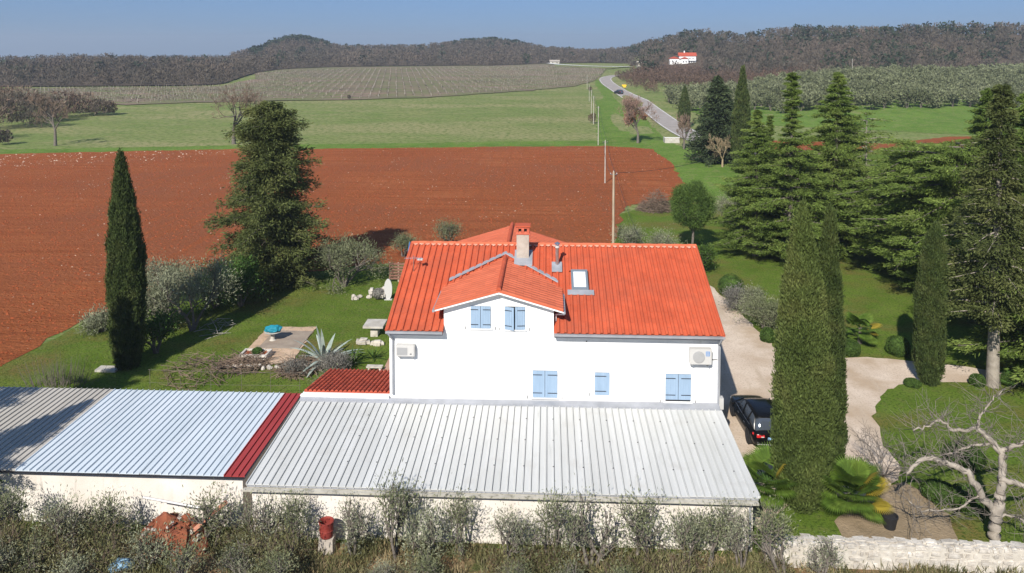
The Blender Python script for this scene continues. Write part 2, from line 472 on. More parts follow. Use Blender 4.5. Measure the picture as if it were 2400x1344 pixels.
def bevel(o, wdt=0.02, seg=2):
    bm = bmesh.new(); bm.from_mesh(o.data)
    bmesh.ops.bevel(bm, geom=list(bm.edges), offset=wdt, segments=seg, affect='EDGES', clamp_overlap=True)
    bm.to_mesh(o.data); bm.free()
    return o


def npmesh(name, V, k=4):
    """V: (n*k, 3) vertices, faces of k consecutive vertices"""
    V = np.ascontiguousarray(V, dtype=np.float32)
    n = len(V); nf = n // k
    me = bpy.data.meshes.new(name)
    me.vertices.add(n); me.vertices.foreach_set('co', V.ravel())
    me.loops.add(n); me.loops.foreach_set('vertex_index', np.arange(n, dtype=np.int32))
    me.polygons.add(nf)
    me.polygons.foreach_set('loop_start', np.arange(0, n, k, dtype=np.int32))
    me.update(calc_edges=True)
    return me


def npmesh_idx(name, V, F):
    V = np.ascontiguousarray(V, dtype=np.float32); F = np.ascontiguousarray(F, dtype=np.int32)
    k = F.shape[1]
    me = bpy.data.meshes.new(name)
    me.vertices.add(len(V)); me.vertices.foreach_set('co', V.ravel())
    me.loops.add(F.size); me.loops.foreach_set('vertex_index', F.ravel())
    me.polygons.add(len(F)); me.polygons.foreach_set('loop_start', np.arange(0, F.size, k, dtype=np.int32))
    me.update(calc_edges=True)
    return me


def nrm(a):
    return a / np.maximum(np.linalg.norm(a, axis=-1, keepdims=True), 1e-6)


def leaves(C, A, wd, rng):
    """rhombic leaves: centre C, half-length vector A, half width wd"""
    R = nrm(rng.normal(size=C.shape))
    B = nrm(np.cross(A, R)) * np.asarray(wd).reshape(-1, 1)
    V = np.stack([C - A, C + B, C + A, C - B], 1)
    return V.reshape(-1, 3)


def clump_leaves(centers, normals, k, rad, ln, wd, rng, outb=0.6, upb=0.3, flat=1.0):
    n = len(centers)
    c = np.repeat(centers, k, 0)
    nn = np.repeat(normals, k, 0)
    off = rng.normal(size=(n * k, 3)) * rad
    off[:, 2] *= flat
    C = c + off
    A = nrm(nn * outb + nrm(off) * 0.5 + rng.normal(size=C.shape) * 0.45 + np.array([0, 0, upb]))
    L = ln * rng.uniform(0.6, 1.3, (n * k, 1))
    return leaves(C, A * L * 0.5, wd * rng.uniform(0.7, 1.3, n * k) * 0.5, rng)


def tubes_np(name, segs, n=4):
    """segs: list of (p0, p1, r0, r1)"""
    P0 = np.array([s_[0] for s_ in segs], float); P1 = np.array([s_[1] for s_ in segs], float)
    R0 = np.array([s_[2] for s_ in segs], float); R1 = np.array([s_[3] for s_ in segs], float)
    d = nrm(P1 - P0)
    ref = np.where(np.abs(d[:, 2:3]) > 0.9, np.array([[1.0, 0, 0]]), np.array([[0, 0, 1.0]]))
    a = nrm(np.cross(d, ref)); b = np.cross(d, a)
    rings = []
    for Pp, Rr in ((P0, R0), (P1, R1)):
        for k in range(n):
            t = 2 * pi * k / n
            rings.append(Pp + (a * cos(t) + b * sin(t)) * Rr[:, None])
    V = np.stack(rings, 1)                      # seg, 2n, 3
    m = len(segs)
    base = (np.arange(m) * 2 * n)[:, None]
    F = []
    for k in range(n):
        j = (k + 1) % n
        F.append(np.concatenate([base + k, base + j, base + n + j, base + n + k], 1))
    F = np.stack(F, 1).reshape(-1, 4)
    return npmesh_idx(name, V.reshape(-1, 3), F)


# ---------------------------------------------------------------- plants
def grow(rng, p, d, ln, r, depth, segs, tips, spread=0.6, up=0.15, kids=(2, 4), shrink=0.72, wob=0.18, minr=0.006):
    pts = [np.array(p, float)]
    dd = np.array(d, float)
    ns = 3
    for i in range(ns):
        dd = dd + rng.normal(size=3) * wob + np.array([0, 0, up * 0.3])
        dd /= np.linalg.norm(dd)
        q = pts[-1] + dd * ln / ns
        r1 = max(r * (1 - 0.13 * (i + 1)), minr)
        segs.append((pts[-1], q, max(r * (1 - 0.13 * i), minr), r1))
        pts.append(q)
    if depth <= 0:
        tips.append((pts[-1], dd)); return
    k = rng.integers(kids[0], kids[1] + 1)
    for i in range(k):
        nd = dd + rng.normal(size=3) * spread + np.array([0, 0, up])
        nd /= np.linalg.norm(nd)
        s = pts[-1] if (i == 0 or rng.random() < 0.5) else pts[-2]
        grow(rng, s, nd, ln * shrink * rng.uniform(0.75, 1.2), max(r * 0.62, minr), depth - 1, segs, tips, spread, up, kids, shrink, wob, minr)


def bare_tree_meshes(seed, h, R=None, trunk=0.3, depth=5, r=0.2, spread=0.6, up=0.2, kids=(2, 4), minr=0.012, shrink=0.74):
    rng = np.random.default_rng(seed)
    segs = []; tips = []
    t = h * trunk
    segs.append(((0, 0, -0.1), (0, 0, t * 0.5), r * 1.25, r)); segs.append(((0, 0, t * 0.5), (0.05, 0, t), r, r * 0.85))
    nb = len(segs)
    for i in range(rng.integers(3, 5)):
        a = rng.uniform(0, 2 * pi)
        grow(rng, (0.05, 0, t), nrm(np.array([cos(a) * 0.7, sin(a) * 0.7, 0.9])), h * 0.27, r * 0.6, depth, segs, tips, spread, up, kids, shrink, 0.15, minr)
    top = max(s_[1][2] for s_ in segs)
    k = h / top
    kr = 1.0 if R is None else R / np.percentile([np.hypot(s_[1][0], s_[1][1]) for s_ in segs], 97)
    segs = [(np.array(a) * (kr, kr, k), np.array(b) * (kr, kr, k), c, d) for a, b, c, d in segs]
    tips = [(a * (kr, kr, k), b) for a, b in tips]
    big = [s_ for s_ in segs if s_[2] > r * 0.25]
    small = [s_ for s_ in segs if s_[2] <= r * 0.25]
    return big, small, tips


def bare_tree(name, label, cat, loc, h, seed, mt=None, group=None, rz=0.0, parts=('trunk', 'crown'), **kw):
    big, small, tips = bare_tree_meshes(seed, h, **kw)
    t = thing(name, label, cat, loc, rz, group)
    link('trunk', tubes_np('trunk', big, 6), mt or M_bark, t)
    link('crown', tubes_np('crown', small, 3), M_twig if mt is None else M_twigp if mt is M_palebark else mt, t)
    return t, tips


def cypress_mesh(seed, h, R, nclump=1400, k=26, ln=0.32, wd=0.07, prof=None, fl=0.16):
    rng = np.random.default_rng(seed)
    t = rng.random(nclump) ** 0.9
    a = rng.uniform(0, 2 * pi, nclump)
    PX, PY = prof or ([0, .04, .15, .35, .55, .75, .9, 1], [.5, .72, .93, 1.0, .9, .62, .3, .03])
    pf = lambda t: np.interp(t, PX, PY)
    def flute(a, t): return 1 + fl * np.sin(a * 4 + t * 7 + seed) * 0.6 + fl * 0.5 * np.sin(a * 9 - t * 21) + 0.05 * np.sin(t * 47 + a * 3)
    lean = lambda t: 0.18 * np.sin(t * 3 + seed) * t
    r = R * pf(t) * flute(a, t) * rng.uniform(0.84, 1.05, nclump)
    C = np.stack([r * np.cos(a) + lean(t), r * np.sin(a), 0.2 + t * (h - 0.4)], 1)
    N = np.stack([np.cos(a) * 0.3, np.sin(a) * 0.3, np.ones_like(a)], 1)
    V = clump_leaves(C, nrm(N), k, np.array([0.085, 0.085, 0.24]) * max(R, .7) / 1.1, ln, wd, rng, 0.9, 0.5)
    # stray tips
    m = nclump // 14
    ii = rng.integers(0, nclump, m)
    C2 = C[ii] + np.stack([np.cos(a[ii]) * .1, np.sin(a[ii]) * .1, np.full(m, .12)], 1)
    V2 = clump_leaves(C2, nrm(N[ii]), k // 2, np.array([0.05, 0.05, 0.2]), ln, wd, rng, 0.9, 0.6)
    st = 30; sg = 28
    rings = []
    for i in range(st + 1):
        tt = i / st
        for j in range(sg):
            aa = 2 * pi * j / sg
            rr = R * 0.80 * float(pf(tt)) * (float(flute(aa, tt)) + 0.05 * rng.normal())
            rings.append((rr * cos(aa) + float(lean(tt)), rr * sin(aa), 0.15 + tt * (h - 0.9)))
    rings = np.array(rings)
    q = []
    for i in range(st):
        for j in range(sg):
            k2 = (j + 1) % sg
            q += [rings[i * sg + j], rings[i * sg + k2], rings[(i + 1) * sg + k2], rings[(i + 1) * sg + j]]
    return npmesh('crown', np.concatenate([V, V2, np.array(q)]))


def cypress(label, loc, h, R, seed, m=None, group='cypresses around the house', rz=0.0, trunk=0.35, **kw):
    t = thing('cypress_tree', label, 'tree', loc, rz, group)
    link('crown', cypress_mesh(seed, h, R, **kw), m or F_cyp, t)
    link('trunk', MB().tube([(0, 0, -0.1), (0, 0, h * 0.5)], [R * 0.2, 0.05]).mesh('trunk'), M_bark, t)
    return t


def conifer_meshes(seed, h, R, nbr=85, k=55, z0=0.1, prof=None, droop=0.12, ln=0.34, wd=0.075, padr=0.30, thick=0.16, dens=1.0, nsub=7):
    rng = np.random.default_rng(seed)
    segs = [((0, 0, -0.1), (0, 0, h * 0.5), 0.03 * h * 0.7, 0.02 * h * 0.6), ((0, 0, h * 0.5), (0, 0, h * 0.98), 0.02 * h * 0.6, 0.02)]
    prof = prof or ([0, .12, .35, .7, .9, 1], [.75, 1, .9, .5, .25, .06])
    CC = []; NN = []; RR = []
    for i in range(nbr):
        t = (i + rng.random()) / nbr
        z = h * (z0 + (1 - z0) * t)
        L = R * float(np.interp(t, prof[0], prof[1])) * rng.uniform(0.6, 1.12)
        a = i * 2.39996 + rng.normal() * 0.3
        dv = np.array([cos(a), sin(a), rng.uniform(-0.02, 0.28)])
        lat = np.array([-sin(a), cos(a), 0])
        prev = np.array([0, 0, z])
        for s in range(1, nsub + 1):
            f = s / nsub
            c = np.array([0, 0, z]) + dv * L * f + np.array([0, 0, -droop * L * f * f])
            if s in (nsub // 2, nsub):
                segs.append((prev, c, 0.022 * L * (1.3 - f) + 0.01, 0.022 * L * (1.05 - f) + 0.008)); prev = c
            if f < 0.22: continue
            wdt = 0.36 * L * (1.12 - f) + min(0.15, 0.1 * L)
            m = max(1, int(round(wdt / 0.38 * dens)))
            for q in range(m):
                o = rng.uniform(-1, 1) * wdt
                CC.append(c + lat * o + dv * rng.normal() * 0.12 * L / nsub + np.array([0, 0, -abs(o) * 0.22 + rng.normal() * 0.06]))
                RR.append(min(1.0, 0.25 + L / 3.2))
                NN.append(nrm(dv + lat * o / max(wdt, .1) * 0.6 + np.array([0, 0, -0.25])))
    CC = np.array(CC); NN = np.array(NN)
    tot = k
    V = clump_leaves(CC, NN, tot, np.array([padr, padr, thick]) * np.repeat(np.array(RR), tot)[:, None], ln, wd, rng, 0.9, -0.05)
    return segs, V


def conifer(name, label, loc, h, R, seed, m, group=None, rz=0.0, mt=None, **kw):
    segs, V = conifer_meshes(seed, h, R, **kw)
    t = thing(name, label, 'tree', loc, rz, group)
    link('trunk', tubes_np('trunk', segs, 5), mt or M_bark, t)
    link('crown', npmesh('crown', V), m, t)
    return t


def restate(o, label, loc, rz=0.0, sc=1.0, group=None):
    c = copy_tree(o)
    c.location = loc
    c.rotation_euler = (0, 0, rz)
    c.scale = (sc, sc, sc) if isinstance(sc, (int, float)) else sc
    c['label'] = label
    if group: c['group'] = group
    return c


def olive_parts(seed, h, R, nl=5200, ln=0.15, wd=0.04, stems=3, blob=0.30, trunk=0.28, k=50, hollow=False):
    rng = np.random.default_rng(seed)
    segs = []; tips = []
    for i in range(stems):
        a = 2 * pi * (i + rng.random() * 0.6) / stems
        grow(rng, (0.08 * cos(a), 0.08 * sin(a), -0.05), nrm(np.array([cos(a) * 0.38, sin(a) * 0.38, 1.0])), h * 0.36, 0.055 * h ** 0.5, 3, segs, tips, 0.55, 0.18, (2, 4), 0.72, 0.2, 0.012)
    T = np.array([t[0] for t in tips]); Dn = np.array([t[1] for t in tips])
    zt = T[:, 2].max(); rt = np.percentile(np.linalg.norm(T[:, :2], axis=1), 92)
    k1 = (h - 0.2) / zt; k2 = (R - 0.2) / rt
    sc = np.array([k2, k2, k1])
    segs = [(np.array(a) * sc, np.array(b) * sc, c, d) for a, b, c, d in segs]
    T = T * sc
    n = len(T)
    kk = max(3, int(nl / n))
    V = clump_leaves(T, Dn, kk, np.array([blob, blob, blob * 0.9]), ln, wd, rng, 0.4, 0.25)
    return segs, V


def olive(name, label, loc, h, R, seed, m, group=None, rz=0.0, **kw):
    segs, V = olive_parts(seed, h, R, **kw)
    t = thing(name, label, 'tree' if 'tree' in name else 'shrub', loc, rz, group)
    link('trunk' if 'tree' in name else 'stems', tubes_np('stems', segs, 5), M_bark, t)
    link('crown' if 'tree' in name else 'foliage', npmesh('crown', V), m, t)
    return t


def ball_mesh(seed, R, zs=1.0, n=2600, ln=0.09, wd=0.05, lump=0.08):
    rng = np.random.default_rng(seed)
    d = nrm(rng.normal(size=(n, 3)))
    r = R * (1 + lump * np.sin(d[:, 0] * 4 + seed) * np.sin(d[:, 1] * 5) + rng.normal(size=n) * 0.025)
    C = d * r[:, None] * np.array([1, 1, zs]) + np.array([0, 0, R * zs * 0.8])
    A = nrm(d * 0.5 + rng.normal(size=d.shape) * 0.6) * ln * 0.5
    V = leaves(C, A, np.full(n, wd * 0.5), rng)
    bm = bmesh.new(); bmesh.ops.create_icosphere(bm, subdivisions=2, radius=R * 0.93)
    q = []
    for f in bm.faces:
        p = [np.array(v.co) * (1, 1, zs) + (0, 0, R * zs * 0.8) for v in f.verts]
        q += [p[0], p[1], p[2], p[2] * 0.999 + p[0] * 0.001]
    bm.free()
    return npmesh('foliage', np.concatenate([V, np.array(q)]))


def clipped_ball(label, loc, R, seed, zs=0.9, group='clipped round shrubs on the lawn'):
    o = link('clipped_shrub', ball_mesh(seed, R, zs), F_box, None, loc)
    return tag(o, label, 'shrub', group)


# ---------------------------------------------------------------- SETTING: ground sheets
def drape(name, poly, m, dz, step, kind='structure', rough=0.0, seed=1, sub=None, chaikin=0):
    """poly: picture outline or world outline (list of (x, y)); a sheet laid over the terrain"""
    for _ in range(chaikin):
        q = []
        for i in range(len(poly)):
            a, b = Vector(poly[i]), Vector(poly[(i + 1) % len(poly)])
            q += [a.lerp(b, .25), a.lerp(b, .75)]
        poly = q
    pts = []
    n = len(poly)
    sub = sub or step
    for i in range(n):
        a = Vector(poly[i]); b = Vector(poly[(i + 1) % n])
        k = max(1, int((b - a).length / sub))
        for j in range(k):
            p = a.lerp(b, j / k)
            if rough:
                o = noise.noise_vector(Vector((p.x / rough / 3, p.y / rough / 3, seed))) * rough + noise.noise_vector(Vector((p.x / rough, p.y / rough, seed + 5))) * rough * 0.4
                p = p + Vector((o.x, o.y))
            pts.append(p)
    nb = len(pts)
    xs = [p.x for p in pts]; ys = [p.y for p in pts]
    inner = []
    x = min(xs)
    while x < max(xs):
        y = min(ys)
        while y < max(ys):
            inner.append(Vector((x + 0.137, y + 0.211)))
            y += step
        x += step
    res = delaunay_2d_cdt(pts + inner, [], [list(range(nb))], 1, 1e-4)
    vs = np.array([(v.x, v.y) for v in res[0]])
    z = terrain(vs[:, 0], vs[:, 1]) + dz
    me = bpy.data.meshes.new(name)
    me.from_pydata([(a[0], a[1], b) for a, b in zip(vs, z)], [], [f for f in res[2]])
    me.polygons.foreach_set('use_smooth', [True] * len(me.polygons))
    return tag(link(name, me, m), kind=kind)


def px(*uv):
    return [tuple(P(u, v).xy) for u, v in uv]


def build_ground():
    xs = np.concatenate([[-3000, -2200, -1600, -1250], np.arange(-1000, -200, 14), np.arange(-200, 200, 9), np.arange(200, 1000, 14), [1010, 1250, 1600, 2200, 3000]])
    ys = np.concatenate([[-800, -400, -200, -80, 0, 40, 80, 120], np.arange(150, 900, 9), np.arange(900, 1400, 18), [1450, 1600, 1900, 2400, 3200]])
    X, Y = np.meshgrid(xs, ys)
    Z = terrain(X, Y)
    nx, ny = len(xs), len(ys)
    V = np.stack([X, Y, Z], -1).reshape(-1, 3)
    i = np.arange(nx - 1); j = np.arange(ny - 1)
    I, J = np.meshgrid(i, j)
    b = (J * nx + I).ravel()
    F = np.stack([b, b + 1, b + nx + 1, b + nx], 1)
    me = npmesh_idx('ground', V, F)
    me.polygons.foreach_set('use_smooth', [True] * len(me.polygons))
    tag(link('ground', me, M_ground), kind='structure')


build_ground()

FIELD = px((-300, 385), (-120, 366), (0, 362), (300, 355), (560, 350), (800, 349), (1100, 345), (1420, 343), (1528, 350), (1575, 385), (1605, 430), (1590, 468), (1470, 486), (1452, 505), (1436, 575)) + \
    [(6, 76), (-5, 72.5), (-10.5, 71.5)] + px((880, 622), (760, 632), (640, 645), (500, 640), (430, 655), (330, 695), (230, 742), (100, 800), (0, 862), (-120, 940), (-500, 1150))
drape('ploughed_field', FIELD, M_soil, 0.03, 5, rough=0.9, sub=1.2)
drape('grass_strip', px((-300, 386), (0, 362), (300, 356), (560, 351), (800, 350), (1100, 346), (1420, 344), (1530, 351), (1600, 420), (1600, 470), (1740, 470), (1740, 380), (1585, 340), (1560, 325), (1410, 180), (1395, 180), (1400, 330), (1100, 334), (800, 338), (560, 341), (300, 346), (0, 352), (-300, 372)), M_green, 0.015, 6, rough=0.8, sub=2)
drape('lawn', px((-900, 1250), (-300, 1010), (-100, 930), (0, 860), (230, 740), (330, 690), (500, 640), (760, 630)) + [(-10.5, 71), (6, 75.5)] + px((1440, 575), (1455, 500), (1600, 468), (1740, 410), (1800, 340), (2100, 350), (2500, 355), (3000, 420)) + [(80, 26), (60, 29.6), (8.4, 29.6), (-60, 30.2)], M_lawn, 0.008, 6, rough=0.5, sub=1.5)
drape('lower_verge', [(-60, -6), (60, -6), (60, 29.62), (8.4, 29.62), (-60, 30.22)], M_dirt, 0.012, 4)
drape('vineyard_field', px((-300, 212), (60, 208), (300, 206), (520, 203), (600, 186), (595, 166), (760, 157), (1100, 152), (1290, 150), (1420, 158), (1415, 172), (1395, 190), (1350, 203), (1200, 217), (1000, 230), (640, 238), (450, 242), (300, 248), (180, 240), (-300, 250)), M_vine, 0.25, 9, rough=2.0, sub=6)
drape('far_meadow', px((1300, 151), (1478, 151), (1475, 158), (1430, 163), (1300, 157)), M_ground, 0.5, 9, sub=6)
drape('orchard_grass', px((1560, 225), (1700, 212), (1850, 192), (2100, 178), (2500, 160), (2700, 330), (2300, 318), (1900, 300), (1700, 290), (1620, 262)), M_green, 0.05, 8, rough=1, sub=4)
drape('red_soil_patch', px((1790, 330), (2080, 338), (2215, 322), (2450, 316), (2450, 345), (2215, 350), (2090, 356), (1800, 352)), M_soil, 0.09, 4, rough=0.6, sub=1.5)
drape('gravel_drive', px((1648, 655), (1700, 700), (1760, 760), (1830, 828), (1900, 842), (1985, 838), (2100, 842), (2240, 858), (2420, 878), (2700, 905), (2700, 950), (2400, 900), (2250, 893), (2110, 900), (2065, 925), (2048, 960), (2056, 1010), (2090, 1070), (2120, 1120), (2060, 1160), (1930, 1170), (1820, 1190)) + [(8.6, 30.4), (8.3, 37.0), (8.3, 50), (8.6, 60)], M_gravel, 0.016, 3, rough=0.3, sub=0.5, chaikin=2)
drape('bare_earth', px((2050, 1150), (2120, 1130), (2170, 1150), (2210, 1210), (2240, 1268), (2060, 1268), (1980, 1262), (1960, 1220)), mat('tan_earth', [(I3, 0.9, 7, [(0.3, (0.20, 0.15, 0.09)), (0.7, (0.33, 0.25, 0.16))])], 0.97, bump=(I3, 8, 6, 0.8, 0.1)), 0.02, 1, rough=0.4, sub=0.4)


def ring_sheet():
    us = np.concatenate([np.arange(-1400, 3700, 22)])
    V = []; F = []
    K = 46
    for u in us:
        df = np.interp(u, KN[:, 0], FOOT) - 1
        dr = np.interp(u, KN[:, 0], KN[:, 4])
        for k in range(K):
            D = df + (dr + 250 - df) * k / (K - 1)
            xc = (u - 1200) / FPX * CP * D
            V.append((xc * cos(YAW) - D * sin(YAW), xc * sin(YAW) + D * cos(YAW)))
    V = np.array(V)
    Z = terrain(V[:, 0], V[:, 1]) + 0.6
    V = np.column_stack([V, Z])
    for i in range(len(us) - 1):
        for k in range(K - 1):
            a = i * K + k
            F.append((a, a + K, a + K + 1, a + 1))
    me = npmesh_idx('hills', V, np.array(F))
    me.polygons.foreach_set('use_smooth', [True] * len(me.polygons))
    tag(link('hills', me, M_floor), kind='structure')


ring_sheet()


def road(name, line, wd, m, dz, kind='structure'):
    pts = [P(u, v) for u, v in line]
    # smooth centreline
    fine = []
    for i in range(len(pts) - 1):
        p0 = pts[max(i - 1, 0)]; p1 = pts[i]; p2 = pts[i + 1]; p3 = pts[min(i + 2, len(pts) - 1)]
        for j in range(10):
            t = j / 10
            q = 0.5 * ((2 * p1) + (p2 - p0) * t + (2 * p0 - 5 * p1 + 4 * p2 - p3) * t * t + (3 * p1 - p0 - 3 * p2 + p3) * t ** 3)
            fine.append(Vector((q.x, q.y)))
    fine.append(pts[-1].xy)
    return fine


def ribbon(name, line, a, b, m, dz):
    V = []; F = []
    for i, p in enumerate(line):
        d = (line[min(i + 1, len(line) - 1)] - line[max(i - 1, 0)]).normalized()
        nl = Vector((-d.y, d.x))
        for s in np.linspace(a, b, 4):
            q = p + nl * s
            V.append((q.x, q.y, float(terrain(q.x, q.y)) + dz))
    for i in range(len(line) - 1):
        for k in range(3):
            c = i * 4 + k
            F.append((c, c + 4, c + 5, c + 1))
    me = npmesh_idx(name, np.array(V), np.array(F))
    return tag(link(name, me, m), kind='structure')


RD = road('road', [(1760, 370), (1650, 332), (1585, 300), (1532, 262), (1490, 236), (1452, 214), (1424, 195), (1420, 184), (1440, 178), (1470, 176)], 6, M_asphalt, 0.1)
ribbon('road', RD, -3.3, 3.3, M_asphalt, 0.12)
ribbon('road_edge_line', RD, 2.85, 3.05, M_line, 0.14)
ribbon('road_edge_line', RD, -3.05, -2.85, M_line, 0.14)
RD2 = road('x', [(1285, 150), (1310, 153), (1360, 156), (1420, 158), (1480, 159)], 5, M_asphalt, 0.4)
ribbon('far_track', RD2, -2.5, 2.5, M_line, 0.7)


# ---------------------------------------------------------------- scattered ground stuff
def inside(poly, x, y):
    n = len(poly); r = np.zeros(len(x), bool)
    j = n - 1
    for i in range(n):
        xi, yi = poly[i]; xj, yj = poly[j]
        c = ((yi > y) != (yj > y)) & (x < (xj - xi) * (y - yi) / ((yj - yi) or 1e-9) + xi)
        r ^= c
        j = i
    return r


def pebbles(name, label, n, poly, smin, smax, m, seed, ymax=None):
    rng = np.random.default_rng(seed)
    pa = np.array(poly)
    lo = np.maximum(pa.min(0), (-130, 0)); hi = pa.max(0)
    x = rng.uniform(lo[0], hi[0], n * 3); y = lo[1] + (hi[1] - lo[1]) * rng.random(n * 3) ** 1.25
    k = inside(poly, x, y); x = x[k][:n]; y = y[k][:n]
    s = rng.uniform(smin, smax, len(x)) ** 1.0
    base = np.array([(1, 0, 0), (0.3, 0.9, 0), (-0.8, 0.5, 0), (-0.7, -0.7, 0), (0.5, -0.8, 0), (0.1, 0.1, 0.6)])
    F = np.array([(0, 1, 5), (1, 2, 5), (2, 3, 5), (3, 4, 5), (4, 0, 5)])
    a = rng.uniform(0, 2 * pi, len(x))
    R = np.stack([np.stack([np.cos(a), -np.sin(a)], -1), np.stack([np.sin(a), np.cos(a)], -1)], 1)
    B = np.einsum('nij,kj->nki', R, base[:, :2]) * s[:, None, None] * rng.uniform(0.6, 1.3, (len(x), 6, 1))
    Zz = base[:, 2][None] * s[:, None] * rng.uniform(0.5, 1.3, (len(x), 1))
    V = np.concatenate([B + np.stack([x, y], -1)[:, None], (Zz + (terrain(x, y) + 0.02)[:, None])[..., None]], -1).reshape(-1, 3)
    FF = (F[None] + (np.arange(len(x)) * 6)[:, None, None]).reshape(-1, 3)
    me = npmesh_idx(name, V, FF)
    me.polygons.foreach_set('use_smooth', [False] * len(me.polygons))
    o = link(name, me, m)
    return tag(o, label, kind='stuff')


pebbles('soil_clods', 'red soil clods lying all over the ploughed field', 26000, FIELD, 0.06, 0.17, M_clod, 3)
pebbles('field_stones', 'small pale stones scattered over the red ploughed field', 1100, FIELD, 0.05, 0.13, M_fstone, 4)
pebbles('field_edge_stones', 'pale stones along the far left edge of the red field', 240, px((-50, 362), (0, 364), (300, 357), (560, 352), (560, 362), (300, 380), (0, 392), (-50, 395)), 0.06, 0.24, M_fstone, 5)


def grass_stuff(name, label, n, poly, hmin, hmax, wd, m, seed, lean=0.35, dens=None):
    rng = np.random.default_rng(seed)
    pa = np.array(poly); lo = pa.min(0); hi = pa.max(0)
    x = rng.uniform(lo[0], hi[0], n * 3); y = rng.uniform(lo[1], hi[1], n * 3)
    k = inside(poly, x, y)
    if dens is not None:
        nz = np.array([noise.noise(Vector((a * dens, b * dens, seed))) for a, b in zip(x, y)])
        k &= rng.random(len(x)) < smooth((nz + 0.15) * 2.5)
    x = x[k][:n]; y = y[k][:n]
    h = rng.uniform(hmin, hmax, len(x))
    d = nrm(np.stack([rng.normal(size=len(x)) * lean, rng.normal(size=len(x)) * lean, np.ones(len(x))], -1))
    C = np.stack([x, y, terrain(x, y)], -1) + d * h[:, None] * 0.5
    V = leaves(C, d * h[:, None] * 0.5, np.full(len(x), wd * 0.5), rng)
    return tag(link(name, npmesh(name, V), m), label, kind='stuff')


VERGE = [(-23, 24.5), (21, 24.5), (21, 29.4), (8.4, 29.6), (-23, 30.1)]
grass_stuff('weeds', 'green weeds between the olive trees before the sheds', 42000, VERGE, 0.15, 0.55, 0.035, F_weed, 11, 0.45, 0.45)
grass_stuff('dry_grass', 'dry straw-coloured grass between the olive trees before the sheds', 30000, VERGE, 0.12, 0.5, 0.03, F_dry, 12, 0.6, 0.6)
LAWNS = [(-38, 38.5), (-12, 38.5), (-8, 43), (-8, 68), (-28, 66), (-34, 48)]
grass_stuff('lawn_grass', 'short grass of the lawn left of the house', 38000, LAWNS, 0.04, 0.12, 0.03, foliage('lawn_blades', (0.09, 0.12, 0.022), (0.13, 0.165, 0.032), (0.17, 0.19, 0.045), 0.35), 13, 0.5)

# ---------------------------------------------------------------- far woods, vines, olive grove


def wood_points(rng, u0, u1, gap, front=0.0, depth=None):
    """random points between the hill foot and beyond the ridge"""
    out = []
    Dm = np.arange(180, 1250, gap)
    X = np.arange(-1100, 1100, gap)
    XX, DD = np.meshgrid(X, Dm)
    XX = XX + rng.uniform(-0.5, 0.5, XX.shape) * gap; DD = DD + rng.uniform(-0.5, 0.5, DD.shape) * gap
    xc = XX.ravel(); D = DD.ravel()
    u = 1200 + FPX * xc / (CP * D)
    df = np.interp(u, KN[:, 0], FOOT); dr = np.interp(u, KN[:, 0], KN[:, 4])
    k = (u > u0) & (u < u1) & (D > df + front) & (D < dr + 60)
    if depth: k &= D < df + depth
    xc, D, u = xc[k], D[k], u[k]
    return xc * cos(YAW) - D * sin(YAW), xc * sin(YAW) + D * cos(YAW), u, D


def twig_wood(x, y, h, k, rng, wdf=0.0021, D=None, spread=0.34, up=1.0):
    z = terrain(x, y) + 0.3
    n = len(x)
    hh = np.repeat(h, k)
    a = rng.uniform(0, 2 * pi, n * k)
    tz = rng.uniform(0.12, 1.0, n * k)
    rr = spread * hh * np.sqrt(np.clip(1 - ((tz - 0.55) / 0.55) ** 2, 0.02, 1)) * np.sqrt(rng.random(n * k))
    C = np.stack([np.repeat(x, k) + rr * np.cos(a), np.repeat(y, k) + rr * np.sin(a), np.repeat(z, k) + hh * tz * 0.9], -1)
    A = nrm(np.stack([np.cos(a) * 0.5, np.sin(a) * 0.5, np.full(n * k, up * 0.8)], -1) + rng.normal(size=C.shape) * 0.5)
    L = hh * rng.uniform(0.06, 0.15, n * k)
    w_ = np.repeat(wdf * (D if D is not None else np.full(n, 400.0)), k) * rng.uniform(0.10, 0.3, n * k)
    return leaves(C, A * L[:, None], w_, rng)


